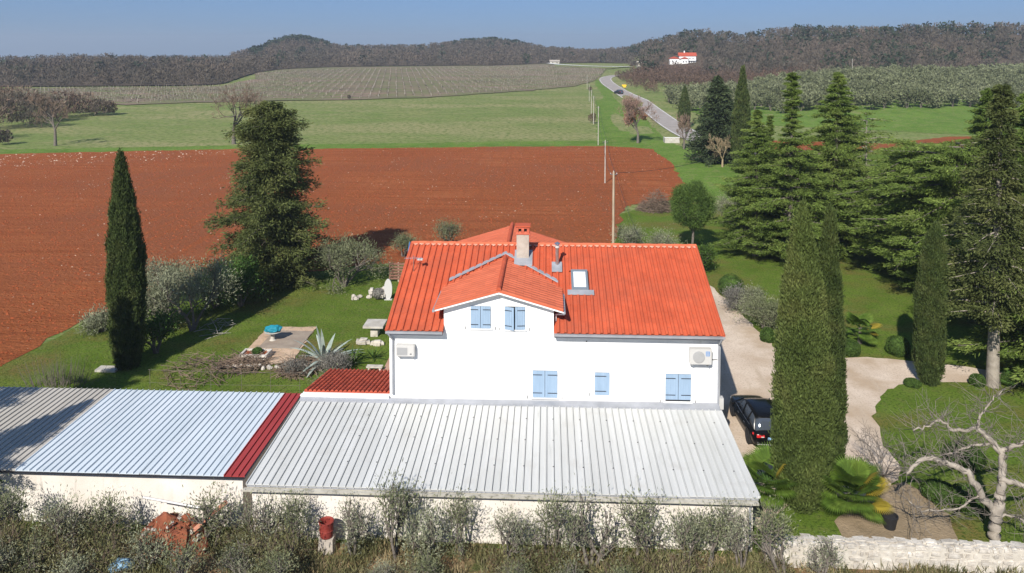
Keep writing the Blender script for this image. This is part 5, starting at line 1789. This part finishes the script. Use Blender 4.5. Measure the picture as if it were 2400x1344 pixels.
# bucket, pots, rubble in the olive row
bk = P(2085, 1238)
t = thing('plant_pot', 'black plastic plant pot on the bare earth behind the stone wall', 'pot', bk)
MB().lathe([(.22, 0), (.31, .5), (.33, .5), (.33, .56), (.29, .56), (.27, .45), (.02, .44)], (0, 0, 0), 20).build('pot_body', mat('black_plastic', [(0.02, 0.02, 0.022)], .5), t, world=False)
MB().lathe([(.26, .455), (.02, .47)], (0, 0, 0), 16).build('soil', M_dark, t, world=False)
def XU(u, Y):
    x = 0.0
    for _ in range(8):
        D = (Y * cos(YAW) - x * sin(YAW)) * CP + (CAM_H - 1) * sin(PITCH)
        x = ((u - 1200) / FPX * D - Y * sin(YAW)) / cos(YAW)
    return x


rd = Vector((XU(765, 29.2), 29.2, 0))
t = thing('block_stack', 'stack of grey concrete blocks under the rusty barrel', 'blocks', rd)
for k in range(3): MB().box(-.3 + .02 * k, -.22, k * .21, .3, .22, k * .21 + .2).build('block', M_chim, t, world=False)
t = thing('red_barrel', 'rusty red barrel standing open on blocks in the olive row', 'barrel', (rd.x, rd.y, 0.63))
drm = MB().lathe([(.26, 0), (.29, .03), (.32, .28), (.335, .30), (.32, .32), (.34, .62), (.36, .64), (.33, .66), (.30, .60), (.28, .3)], (0, 0, 0), 20).build('drum', mat('rusty_red', [(I3, 4, 6, [(0.3, (0.16, 0.022, 0.018)), (0.7, (0.27, 0.045, 0.032))])], .7), t, world=False)
MB().lathe([(.285, .31), (.02, .32)], (0, 0, 0), 16).build('rubbish', M_dark, drm, world=False)
t.rotation_euler = (.0, .0, .3)
t.scale = (.85, .85, 1.0)
rb_ = Vector((XU(405, 29.0), 28.9, 0))
t = thing('rubble_heap', 'heap of broken orange-red bricks and tiles under the olive trees', 'rubble', (rb_.x, rb_.y, 0))
mh = mat('orange_rubble', [(I3, 2.5, 6, [(0.3, (0.11, 0.033, 0.018)), (0.6, (0.22, 0.07, 0.034)), (0.75, (0.30, 0.13, 0.075))])], .95, island=.3, bump=(I3, 9, 5, .6, .04))
hm = MB()
bm = bmesh.new(); bmesh.ops.create_icosphere(bm, subdivisions=4, radius=1)
for v in bm.verts: v.co = Vector((v.co.x * 1.35, v.co.y * .8, max(v.co.z, -.1) * 1.5)) * (1 + .22 * noise.noise(v.co * 2.2) + .10 * noise.noise(v.co * 6))
me = bpy.data.meshes.new('mound'); bm.to_mesh(me); bm.free()
link('mound', me, mh, t)
for k in range(110):
    a = rng.uniform(0, 2 * pi); r = rng.random() ** .5
    b = MB().box(-.10, -.05, -.03, .10, .05, .03)
    z = 1.42 * sqrt(max(0, 1 - r * r)) + .02
    o = b.build('brick', mh if k % 3 else M_chim, t, world=False)
    o.location = (1.35 * r * cos(a), .8 * r * sin(a), z); o.rotation_euler = (rng.uniform(-.6, .6), rng.uniform(-.6, .6), rng.uniform(0, 3))
t = thing('timber_beam', 'reddish beam slanting across the right side of the rubble heap', 'beam', (rb_.x + 1.45, rb_.y + .2, 1.25))
MB().tube([(-.6, -.4, -.35), (.5, .5, .45)], .11, 4).build('beam', mat('pink_beam', [(0.45, 0.20, 0.13)], .9), t, world=False)
t = thing('metal_gutter', 'loose pale gutter length lying over the rubble', 'gutter', (rb_.x - .2, rb_.y + .5, 1.75))
MB().tube([(-1.2, 0, .15), (1.2, -.1, -.15)], .05, 5).build('gutter_channel', M_acw, t, world=False)
bs = P(285, 1338)
t = thing('blue_sack', 'light blue plastic sack on the ground at the lower left edge', 'sack', (bs.x, bs.y, 0))
bm = bmesh.new(); bmesh.ops.create_icosphere(bm, subdivisions=3, radius=.45)
for v in bm.verts: v.co = Vector((v.co.x * 1.1, v.co.y * .8, max(v.co.z, -.15) * .8 + .12)) * (1 + .2 * noise.noise(v.co * 4))
me = bpy.data.meshes.new('sack'); bm.to_mesh(me); bm.free()
link('bag', me, mat('blue_sack_plastic', [(I3, 5, 4, [(0.3, (0.16, 0.30, 0.42)), (0.7, (0.28, 0.45, 0.6))])], .5), t)

# ---------------------------------------------------------------- TREES
# cypresses
cypress('tall dark cypress standing alone on the left lawn', P(300, 862), 13.5, .98, 1, F_cyp, nclump=1900, k=60, ln=.2, wd=.045)
cypress('huge brownish-green cypress in front, right of the house, hiding the car', (11.1, 33.2, 0), 13.1, 1.08, 2, F_cypb, nclump=2600, k=70, ln=.17, wd=.045)
cypress('slimmer cypress grown together with the huge front one, on its right', (12.6, 34.4, 0), 12.95, .72, 3, F_cyp, nclump=1500, k=60, ln=.18, wd=.045)
p = P(2178, 900)
cypress('slender cypress on the edge of the gravel drive at right', p, htop(p, 528), .76, 4, F_cyp, nclump=1300, k=55, ln=.2, wd=.045, prof=([0, .05, .2, .5, .8, .93, 1], [.5, .75, 1, 1, .72, .45, .04]))
p = P(1735, 405)
c8 = cypress('tall narrow cypress right of the dark fir by the road', p, htop(p, 160), 1.3, 5, F_cyp, nclump=1100, k=16, ln=.5, wd=.13)
p = P(1603, 300)
cypress('small narrow cypress between the road and the dark fir', p, htop(p, 205), 1.3, 6, F_cyp, nclump=900, k=14, ln=.5, wd=.14)

# the big layered conifer left
p = P(640, 668)
conifer('cedar_tree', 'big ragged yellowish-green conifer at the edge of the red field', p, htop(p, 243), 4.9, 11, F_cedary, 'cedars and firs', z0=.03, nbr=150, k=64,
        prof=([0, .08, .2, .34, .5, .56, .68, .74, .85, .95, 1], [.95, 1.0, .86, 1.0, .8, .62, .78, .5, .66, .42, .12]), droop=.16, ln=.30, wd=.085, padr=.26, thick=.22, dens=1.0)
# dark fir
p = P(1680, 382)
conifer('fir_tree', 'dark broad fir beyond the lawn with a bare tree in front', p, htop(p, 180), 5.0, 12, F_fir, 'cedars and firs', z0=.05, nbr=110, k=26,
        prof=([0, .2, .5, .8, 1], [1, .95, .68, .34, .05]), droop=.2, ln=.65, wd=.2, padr=.45, thick=.28, dens=.75)
# cedars of the park
p = P(1850, 620)
cA_ = conifer('cedar_tree', 'sparse-topped green cedar whose bare spire rises right of the narrow cypress', p, htop(p, 172), 5.6, 13, F_cedar, 'cedars and firs', z0=.05, nbr=105, k=66,
             prof=([0, .12, .3, .5, .64, .68, 1], [.95, 1, .85, .5, .34, .15, .09]), ln=.34, wd=.065, padr=.27, thick=.085)
p = P(1955, 600)
cB_ = conifer('cedar_tree', 'tall full green cedar behind the tip of the huge cypress', p, htop(p, 172), 6.2, 14, F_cedar, 'cedars and firs', z0=.04, nbr=125, k=64,
             prof=([0, .12, .4, .6, .85, 1], [.9, 1, .85, .52, .22, .05]), ln=.34, wd=.065, padr=.27, thick=.085)
p = P(2025, 560)
conifer('cedar_tree', 'thin bare-branched cedar with a pale trunk top in the gap', p, htop(p, 262), 5.0, 15, F_cedar, 'cedars and firs', z0=.15, nbr=42, k=13, mt=M_palebark,
        prof=([0, .3, .6, 1], [.7, 1, .8, .35]), ln=.36, wd=.07, padr=.28, thick=.08)
p = P(2150, 655)
cC_ = conifer('cedar_tree', 'wide flat-layered cedar left of the big front conifer', p, htop(p, 335), 7.0, 16, F_cedar, 'cedars and firs', z0=.08, nbr=100, k=64,
             prof=([0, .15, .6, .85, 1], [.6, .95, 1, .8, .45]), ln=.34, wd=.065, padr=.30, thick=.07, droop=.16)
p = P(2326, 906)
cD_ = conifer('cedar_tree', 'big near conifer at right with a clean pale trunk below its boughs', p, htop(p, 200), 3.9, 17, F_cedary, 'cedars and firs', z0=.22, nbr=120, k=44, mt=M_palebark,
             prof=([0, .06, .2, .45, .65, .8, 1], [.6, .95, 1.0, .72, .46, .28, .10]), ln=.24, wd=.07, padr=.20, thick=.17, droop=.2, dens=1.1)
p = P(1770, 600); o = restate(cB_, 'bright cedar just right of the house ridge, before the narrow cypress', p, 2.0, .80)
p = P(1800, 545); restate(cA_, 'green cedar behind, its top level with the red field edge', p, 1.0, .72)
p = P(2240, 700); restate(cC_, 'dark cedar in the shade left of the big front conifer', p, 2.5, 1.05)
p = P(2400, 780); restate(cB_, 'dense cedar filling the right edge behind the big front conifer', p, 3.7, .98)
p = P(2300, 640); restate(cB_, 'dark cedar standing behind the big front conifer', p, 5.0, .93)
p = P(2500, 640); restate(cC_, 'shaded cedar partly outside the right edge', p, 4.0, 1.1)
p = P(2470, 900); restate(cB_, 'nearest cedar partly outside the right edge', p, 1.3, .95)
# round pine
def round_pine(label, loc, h, R):
    t = thing('round_pine', label, 'tree', loc)
    rng_ = np.random.default_rng(41)
    d = nrm(rng_.normal(size=(1100, 3)))
    C = d * np.array([R, R, R * 1.05]) * rng_.uniform(.72, 1.0, (1100, 1)) * (1 + .08 * np.sin(d[:, :1] * 7)) + np.array([0, 0, h - R * 1.05])
    C = C[C[:, 2] > h * .25]
    V = clump_leaves(C, nrm(C - np.array([0, 0, h - R])), 26, np.array([.16, .16, .13]), .22, .045, rng_, .9, .2)
    link('crown', npmesh('crown', V), F_pine, t)
    segs = [((0, 0, 0), (0.1, 0, h * .3), .14, .12)]
    for i in range(14):
        a = i * 2.4; segs.append(((.1, 0, h * .28), (R * .7 * cos(a), R * .7 * sin(a), h * (.5 + .25 * rng_.random())), .06, .02))
    link('trunk', tubes_np('trunk', segs, 6), M_bark, t)


p = P(1622, 590)
round_pine('round bright green pine behind the right end of the roof', p, htop(p, 428), 2.15)

# evergreen shrub clumps
def bush(label, loc, h, R, seed, m=F_oliveg, name='olive_bush', group=None, **kw):
    return olive(name, label, loc, h, R, seed, m, group, stems=5, **kw)


G1 = 'grey olive shrubs at the edge of the left lawn'
bush('big grey olive shrub in the middle of the left lawn clump', P(450, 775), 4.6, 2.9, 31, nl=9000, ln=.22, wd=.05, blob=.42, group=G1)
bush('grey olive shrub left in the clump, beside the dark cypress', P(378, 770), 3.6, 2.0, 32, nl=6500, ln=.22, wd=.05, blob=.38, group=G1)
bush('farthest silvery olive shrub against the red field', P(385, 705), 3.4, 2.2, 33, nl=6500, ln=.22, wd=.05, blob=.4, group=G1)
bush('low silvery shrub left of the dark cypress', P(238, 778), 1.7, 1.4, 34, nl=3000, ln=.2, wd=.05, blob=.3, group=G1)
bush('rounded olive shrub between the big conifer and the field shadow', P(808, 672), 4.2, 2.9, 35, F_olive, nl=8500, ln=.22, wd=.05, blob=.4, group=G1)
bush('small green tree under the left boughs of the big conifer', P(565, 718), 3.6, 2.0, 36, F_leaf, 'lawn_tree', nl=6500, ln=.2, wd=.08, blob=.4)
bush('small dark-leaved tree beside the foot of the dark cypress', P(366, 828), 2.7, 1.4, 37, F_leaf, 'lawn_tree', nl=4500, ln=.16, wd=.07, blob=.32)
bush('green leafy tree joining the olive clump and the big conifer', P(505, 722), 3.3, 1.9, 38, F_leaf, 'lawn_tree', nl=5500, ln=.2, wd=.08, blob=.38)
bush('low bush peeking over the left end of the ridge', (-13.9, 72.5, 0), 2.1, 1.5, 39, F_olive, nl=3500, blob=.3, ln=.2)
bush('grey-green bush peeking over the ridge left of the rear gable', (-9.9, 75.5, 0), 3.0, 1.4, 40, F_olive, nl=3000, blob=.3, ln=.2)
bush('grey bush beyond the ridge at the foot of the nearest pole', (8.3, 75.5, 0), 2.4, 2.0, 41, F_oliveg, nl=4500, blob=.35, ln=.2)
bush('second grey bush beyond the ridge right of the nearest pole', (11.2, 74.0, 0), 2.2, 1.7, 42, F_oliveg, nl=3500, blob=.35, ln=.2)
bush('grey olive tree left of the cedars beyond the round pine', P(1718, 535), 3.9, 2.0, 43, F_oliveg, 'lawn_tree', nl=5500, blob=.4, ln=.22)
bush('small dark evergreen behind the right roof corner', P(1645, 640), 2.3, 1.0, 44, F_box, 'lawn_tree', nl=3500, blob=.3, ln=.18, wd=.08)
G2 = 'grey shrubs along the drive right of the house'
bush('large grey-green rosemary bush along the drive, touching the huge cypress', P(1795, 775), 2.2, 1.9, 45, F_olive, nl=9000, ln=.18, wd=.04, blob=.34, group=G2)
bush('paler grey shrub along the drive nearest the roof edge', P(1722, 725), 1.7, 1.3, 46, F_lav, nl=5500, ln=.16, wd=.04, blob=.3, group=G2)
bush('grey shrub in the middle of the bed along the drive', P(1765, 735), 1.9, 1.4, 47, F_oliveg, nl=6000, ln=.16, wd=.04, blob=.3, group=G2)
clipped_ball('clipped round shrub at the upper end of the bed along the drive', P(1712, 690), 1.0, 1)
clipped_ball('small clipped shrub at the lower end of the bed along the drive', P(1800, 800), .55, 2)
clipped_ball('clipped round shrub on the lawn in front of the small palm', P(1993, 832), .62, 3)
clipped_ball('clipped round shrub in the cypress shadow at the lawn edge', P(2105, 832), .72, 4, .95)
clipped_ball('small clipped shrub beside the pale conifer trunk', P(2291, 904), .42, 5)
clipped_ball('low spreading clipped shrub right of the pale conifer trunk', P(2366, 902), .55, 6, .6)
clipped_ball('low tuft at the foot of the slender drive cypress', P(2138, 905), .45, 7, .5)
clipped_ball('big rounded yew at the right edge behind the pale trunk', P(2385, 870), 1.9, 8, 1.15)
clipped_ball('low shrub under the big pale bare tree', P(2260, 1090), .9, 9, .6)
clipped_ball('clipped shrub on the island lawn below the bare branches', P(2200, 1170), .7, 10, .6)
clipped_ball('shrub against the stone wall beside the massive trunk', P(2270, 1195), .8, 11, .7)

# bare trees
kw0 = dict(trunk=.28, depth=5, r=.19, spread=.62, up=.1, kids=(2, 4))
p = P(1495, 336)
t, tips = bare_tree('bare_tree', 'roadside tree with bare pink-grey twigs and brown leaves low down', 'tree', p, htop(p, 222), 51, R=3.9, r=.28, depth=5, trunk=.2, minr=.025, spread=.55)
rg2 = np.random.default_rng(2)
T = np.array([a[0] for a in tips])
H_ = T[:, 2].max()
lowT = T[(T[:, 2] < H_ * .6) & (np.hypot(T[:, 0], T[:, 1]) < 2.2)]
if len(lowT) == 0: lowT = T[:20]
link('dry_leaves', npmesh('dry_leaves', clump_leaves(lowT, np.tile([[0, 0, 1.]], (len(lowT), 1)), max(1, 1500 // len(lowT)), np.array([.4, .4, .4]), .4, .25, rg2)), F_brownleaf, t)
link('buds', npmesh('buds', clump_leaves(T, np.tile([[0, 0, 1.]], (len(T), 1)), 5, np.array([.3, .3, .3]), .3, .06, rg2)), mat('pinkish_buds', [(0.30, 0.19, 0.15)], .9, island=.3), t)
p = P(1603, 350)
bare_tree('bare_tree', 'grey bare tree in front of the small narrow cypress', 'tree', p, htop(p, 262), 52, R=1.8, r=.2, depth=5, trunk=.22, minr=.03, spread=.5)
p = P(1693, 392)
bare_tree('bare_tree', 'golden-barked pruned bare tree in front of the dark fir', 'tree', p, htop(p, 312), 53, mt=mat('golden_bark', [(0.30, 0.235, 0.14)], .9), R=2.5, r=.17, depth=5, trunk=.24, minr=.018, spread=.5, up=.15)
p = P(130, 342)
bare_tree('bare_tree', 'dark bare tree alone at the left end of the meadow', 'tree', p, htop(p, 215), 54, R=4.3, r=.28, depth=5, trunk=.3, minr=.035, spread=.6)
p = P(548, 338)
bare_tree('bare_tree', 'wide bare tree on the meadow behind the big ragged conifer', 'tree', p, htop(p, 192), 55, R=6.3, r=.36, depth=6, trunk=.28, minr=.03, spread=.6, kids=(2, 3))
p = P(1975, 560)
bare_tree('bare_tree', 'grey bare tree tangled behind the tall green cedar', 'tree', P(1865, 500), 9, 56, r=.2, depth=5, trunk=.2, minr=.02)
bare_tree('bare_tree', 'leafless tree in the gap between the park cedars', 'tree', P(2060, 590), 7.5, 57, r=.2, depth=5, trunk=.2, minr=.02)
for i, (u, v, h, lab) in enumerate(((1388, 290, 2.6, 'small brown leafy bush at the foot of the far poles'), (1383, 215, 2.0, 'tiny brown bush by the vineyard corner pole'), (818, 234, 1.6, 'low dark bush on the edge of the vineyard'))):
    p = P(u, v)
    o = link('field_bush', npmesh('field_bush', twig_wood(np.array([p.x]), np.array([p.y]), np.array([h]), 260, np.random.default_rng(i), D=np.array([160.]), spread=.45)), M_red_scrub if i < 2 else M_wood_far)
    tag(o, lab, 'shrub')
# left thicket: single bare bushes
rgt = np.random.default_rng(61)
TH = [(20, 300, 9.5), (60, 292, 9), (-30, 305, 9.5), (105, 283, 8), (150, 276, 8), (195, 272, 7), (235, 272, 5.2), (255, 270, 4), (45, 270, 9), (175, 266, 5), (-10, 280, 10), (-60, 330, 8), (8, 340, 3), (215, 268, 4.5), (130, 285, 6), (85, 300, 7)]
for i, (u, v, h) in enumerate(TH):
    p = P(u, v)
    me = npmesh('thicket_bush', twig_wood(np.array([0.0]) + p.x, np.array([0.0]) + p.y, np.array([h]), 520, rgt, D=np.array([240.]), spread=.62))
    o = link('thicket_bush', me, (M_wood_far, M_red_scrub, M_twig)[i % 3])
    tag(o, 'bare grey-brown bush in the thicket at the far left of the meadow', 'shrub', 'bare bushes of the left thicket')


# brush pile
def brush(name, label, cat, loc, R, h, n, seed, m):
    rg_ = np.random.default_rng(seed)
    segs = []
    for i in range(n):
        a = rg_.uniform(0, 2 * pi); r = R * sqrt(rg_.random())
        z = h * (1 - (r / R) ** 1.5) * rg_.random() + .05
        c = np.array([r * cos(a), r * sin(a), z]); b = rg_.uniform(0, pi); e = rg_.normal() * .35
        d = np.array([cos(b) * cos(e), sin(b) * cos(e), sin(e)]) * rg_.uniform(.3, .9)
        segs.append((c - d, c + d + np.array([0, 0, rg_.normal() * .1]), .025, .012))
    for s_ in segs:
        s_[0][2] = max(s_[0][2], .02); s_[1][2] = max(s_[1][2], .02)
    t = thing(name, label, cat, loc)
    o = link('branches', tubes_np('branches', segs, 3), m, t); o['kind'] = 'stuff'
    return t


brush('brush_pile', 'heap of cut grey-brown branches beside the round pine', 'brush pile', P(1538, 492), 2.2, 2.6, 900, 3, M_twig)
brush('dry_vine_tangle', 'tangle of bare climbing vine over the wire frame left of the lean-to', 'vine', P(465, 880), 2.1, 1.6, 150, 4, M_twig)
brush('dry_shrub', 'low brown leafless shrub below the planter', 'shrub', P(575, 856), 1.5, .5, 260, 5, M_twig)
brush('dry_shrub', 'low grey leafless shrub below the agave', 'shrub', P(705, 866), 1.4, .6, 240, 6, M_twig)
brush('fallen_branches', 'pale fallen branches in the shade beside the grey olive shrubs', 'branches', P(505, 775), 1.3, .8, 30, 8, M_twigp)
# lavender-like grasses under agave
bush('grey lavender shrub at the foot of the agave', (-13.1, 46.0, 0), 1.1, 1.1, 70, F_lav, 'lavender_bush', nl=5000, ln=.16, wd=.03, blob=.25)
bush('low lavender shrub left of the agave', (-15.6, 45.8, 0), .7, 1.0, 71, F_lav, 'lavender_bush', nl=3500, ln=.16, wd=.03, blob=.2)
bush('green leafy shrub by the upper corner of the lean-to roof', (-12.6, 43.0, 0), 1.0, 1.0, 72, F_olive, 'garden_shrub', nl=4000, ln=.15, wd=.05, blob=.25)
# wire trellis
t = thing('wire_trellis', 'thin wire trellis with posts behind the left shed', 'trellis', (-18.5, 42.5, 0))
for x in (-23.0, -21.2, -19.4, -17.6, -15.9, -14.2): MB().tube([(x, 42.5, 0), (x, 42.5, 1.5)], .012, 5).build('post', M_bark, t)
for z in (.7, 1.45): MB().tube([(-23.1, 42.5, z), (-18.4, 42.5, z - .05), (-14.1, 42.5, z)], .008, 4).build('wire', M_bark, t)
# reeds
rs = P(140, 905)
t = thing('reed_clump', 'clump of upright dark reeds behind the beige shed roof', 'reeds', rs)
rg3 = np.random.default_rng(15)
segs = []
for i in range(150):
    x = rg3.normal() * .9; y = rg3.normal() * .4
    segs.append(((x, y, 0), (x * 1.35 + rg3.normal() * .15, y * 1.3, rg3.uniform(.9, 1.7)), .014, .004))
link('stalks', tubes_np('stalks', segs, 3), M_bark, t)
t = thing('stone_slab', 'flat pale slab on the grass at the foot of the dark cypress', 'slab', P(255, 868))
MB().box(-.7, -.35, 0, .6, .35, .14).build('slab', M_concrete, t, world=False)

# the massive pale bare tree at lower right
rgm = np.random.default_rng(91)
base = P(2330, 1268)
t = thing('pollarded_tree', 'massive pale-barked leafless tree with crooked limbs behind the stone wall', 'tree', base)


def limb(pts, r0, r1):
    """picture-free polyline in local metres -> segments with knuckles"""
    out = []
    n = len(pts)
    for i in range(n - 1):
        a, b = Vector(pts[i]), Vector(pts[i + 1])
        k = 5
        prev = a
        for j in range(1, k + 1):
            q = a.lerp(b, j / k) + (Vector(rgm.normal(size=3)) * .035 if j < k else Vector())
            ta = (i + (j - 1) / k) / (n - 1); tb = (i + j / k) / (n - 1)
            out.append((prev, q, r0 + (r1 - r0) * ta, r0 + (r1 - r0) * tb))
            prev = q
    return out


def W(u, v, Y):
    d = FW + (u - 1200) / FPX * RT - (v - V0) / FPX * UP
    s = Y / d[1]
    return Vector((d[0] * s, Y, CAM_H + d[2] * s)) - base


by = base.y
limbs = []
fork = W(2335, 1205, by); 
limbs.append(limb([(0, 0, -.1), W(2332, 1235, by), fork, W(2345, 1160, by)], .44, .34))
limbs.append(limb([fork, W(2300, 1160, by), W(2268, 1105, by + .1), W(2225, 1090, by + .2), W(2185, 1072, by + .2), W(2150, 1085, by + .1), W(2125, 1110, by)], .28, .10))
limbs.append(limb([W(2345, 1160, by), W(2350, 1100, by + .6), W(2345, 1060, by + 1.0), W(2320, 1030, by + 1.2), W(2290, 1005, by + 1.3)], .28, .17))
limbs.append(limb([W(2290, 1005, by + 1.3), W(2235, 1010, by + 1.5), W(2205, 985, by + 1.6), W(2175, 1000, by + 1.6), W(2140, 1010, by + 1.5)], .13, .05))
limbs.append(limb([W(2290, 1005, by + 1.3), W(2300, 970, by + 1.6), W(2320, 945, by + 1.7), W(2350, 915, by + 1.8)], .10, .03))
limbs.append(limb([W(2345, 1060, by + 1.0), W(2380, 1045, by + .8), W(2430, 1030, by + .6)], .2, .10))
limbs.append(limb([W(2340, 1120, by + .3), W(2400, 1140, by + .1), W(2460, 1130, by)], .22, .12))
limbs.append(limb([W(2320, 1040, by + 1.2), W(2275, 1045, by + 1), W(2240, 1060, by + .9), W(2215, 1065, by + .9)], .10, .04))
limbs.append(limb([W(2300, 1160, by), W(2230, 1195, by - .1), W(2160, 1200, by), W(2130, 1175, by)], .07, .03))
limbs.append(limb([fork, W(2390, 1215, by - .2), W(2420, 1250, by - .3)], .10, .04))
segs = [s_ for L in limbs for s_ in L]
for i, L in enumerate(limbs):
    pts_ = [L[0][0]] + [s_[1] for s_ in L]
    rr_ = [L[0][2]] + [s_[3] for s_ in L]
    rr_ = [r * .58 * (1 + float(rgm.normal()) * .04) for r in rr_]
    MB().tube(pts_, rr_, 12).build('limb' if i else 'trunk', M_palebark, t, world=False, sm=True)
tw = []
for L in limbs[1:]:
    for s_ in L:
        for _ in range(5 if s_[2] < .2 else 2):
            if rgm.random() < .75:
                tp = []
                d = nrm(rgm.normal(size=3) * np.array([1, .8, .8]) + np.array([-.1, 0, .45]))
                grow(rgm, np.array(s_[1]), d, rgm.uniform(.3, .95), .014, 1, tw, tp, .5, .1, (1, 3), .7, .15, .005)
link('twigs', tubes_np('twigs', tw, 3), mat('grey_twigs', [(0.20, 0.175, 0.15)], .95, island=.25, spec=.02), t)
# darker thin shrub branches leaning left over the drive
t = thing('bare_shrub', 'dark thin-branched bare shrub leaning over the drive by the palm', 'shrub', P(2070, 1120))
tw = []
for i in range(12):
    a = rgm.uniform(-.4, 2 * pi)
    grow(rgm, np.array([0, 0, 0.]), nrm(np.array([cos(a) * .8 - .3, sin(a) * .8, .8])), .8, .03, 4, tw, [], .5, .05, (2, 3), .75, .15, .006)
link('branches', tubes_np('branches', tw, 3), M_bark, t)

# foreground olive row along the sheds
GO = 'young olive trees in the row before the sheds'
protos = []
FR = [  # u, trunk foot row Y, height, radius, description
    (40, 22.6, 2.7, 1.25, 'leftmost olive tree of the front row, cut by the left picture edge'),
    (150, 22.3, 2.6, 1.3, 'olive tree before the shed wall, second from the left edge'),
    (262, 22.9, 2.3, 1.1, 'thin olive tree left of the rubble heap'),
    (335, 21.6, 1.5, .9, 'low dark olive tree just before the rubble heap'),
    (495, 22.9, 2.4, 1.1, 'olive tree right of the rubble heap'),
    (612, 22.8, 2.7, 1.1, 'olive tree at the joint between the two sheds'),
    (680, 22.6, 2.5, 1.0, 'olive tree left of the rusty barrel'),
    (825, 22.9, 2.6, .9, 'olive tree right of the rusty barrel'),
    (930, 22.8, 3.25, 1.0, 'tall olive tree whose crown rises over the shed eave'),
    (1005, 22.4, 2.3, .95, 'small olive tree right beside the tall one'),
    (1085, 23.0, 2.5, 1.0, 'olive tree before the middle of the white shed wall'),
    (1190, 22.6, 2.4, 1.0, 'olive tree right of the middle of the white shed wall'),
    (1290, 22.8, 3.0, 1.15, 'olive tree with leaning stem under the eave, centre right'),
    (1385, 22.6, 3.1, 1.2, 'forked olive tree touching the eave'),
    (1500, 22.8, 2.7, 1.2, 'dense grey olive tree before the right half of the shed'),
    (1610, 22.9, 2.1, .95, 'low olive tree third from the right shed corner'),
    (1665, 22.9, 2.4, .95, 'olive tree second from the right shed corner'),
    (1735, 22.8, 2.6, .9, 'olive tree standing at the right shed corner'),
    (1832, 22.2, 2.9, 1.3, 'forked olive tree before the start of the stone wall'),
    (1930, 22.5, 1.6, .8, 'small olive shrub against the stone wall'),
]
for i, (u, Y, h, R, lab) in enumerate(FR):
    Y += 6.1
    h *= 1.0
    x = XU(u, Y)
    if i < 6:
        t = olive('olive_tree', lab, (x, Y, 0), h, R, 400 + i, F_oliveg if i % 2 else F_olive, GO, nl=1600, ln=.14, wd=.034, blob=.26, stems=2 + i % 2, rz=0)
        protos.append((t, h, R))
    else:
        src, sh, sr = protos[(i * 5) % 6]
        t = restate(src, lab, (x, Y, 0), i * 1.7, (R / sr, R / sr, h / sh), GO)
rgf = np.random.default_rng(8)
for i, (u, Y) in enumerate([(-20, 20.3), (90, 20.8), (170, 19.9), (430, 20.3), (560, 20.6), (650, 20.2), (880, 20.3), (990, 20.6), (1100, 20.1), (1210, 20.5), (1330, 20.2), (1450, 20.6), (1560, 20.1), (1690, 20.4)]):
    Y += 6.6
    x = XU(u, Y)
    src, sh, sr = protos[(i * 7 + 1) % 6]
    sc_ = rgf.uniform(.62, .85) if u < 700 else rgf.uniform(.42, .62)
    restate(src, 'low grey olive sapling in the rough grass along the bottom edge', (x, Y, 0), rgf.uniform(0, 6), (sc_ * 1.15, sc_ * 1.15, sc_), 'olive saplings along the bottom edge')

# tall evergreen outside the left edge whose shadow falls across the beige roof
restate(cB_, 'dark conifer at the left edge shading the shed roof', (-25.4, 28.4, 0), .4, (.5, .5, .5))

# wispy undergrowth between the olives
rgu = np.random.default_rng(44)
xs_ = rgu.uniform(-22, 9, 900); ys_ = rgu.uniform(27.0, 29.0, 900)
dn = np.array([noise.noise(Vector((a * .35, b * .5, 9))) for a, b in zip(xs_, ys_)])
kk_ = (dn > np.where(xs_ < -8, -.12, .0)) & ~((np.abs(xs_ + 8.6) < .9)) & ~((np.abs(xs_ + 14.6) < 1.5) & (ys_ < 28.6))
xs_, ys_ = xs_[kk_], ys_[kk_]
C_ = np.stack([xs_, ys_, rgu.uniform(.15, .8, len(xs_)) * np.where(xs_ < -6, 1.75, .85)], 1)
V_ = clump_leaves(C_, np.tile([[0, 0, 1.]], (len(C_), 1)), 55, np.array([.32, .3, .26]), .17, .035, rgu, .5, .3)
tag(link('undergrowth', npmesh('undergrowth', V_), F_weed), 'tangled grey-green undergrowth beneath the olive trees', kind='stuff')
sg_ = []
for c in C_:
    for _ in range(4):
        d_ = rgu.normal(size=3) * (.3, .3, .3) + (0, 0, .25)
        sg_.append((c - (0, 0, .1), c + d_, .009, .004))
tag(link('dry_stems', tubes_np('dry_stems', sg_, 3), M_twig), 'dry pale stems in the undergrowth beneath the olive trees', kind='stuff')
restate(cB_, 'tall dark conifer beyond the left edge shading the lone cypress', (-30.2, 32.0, 0), 2.2, (.56, .56, .86))
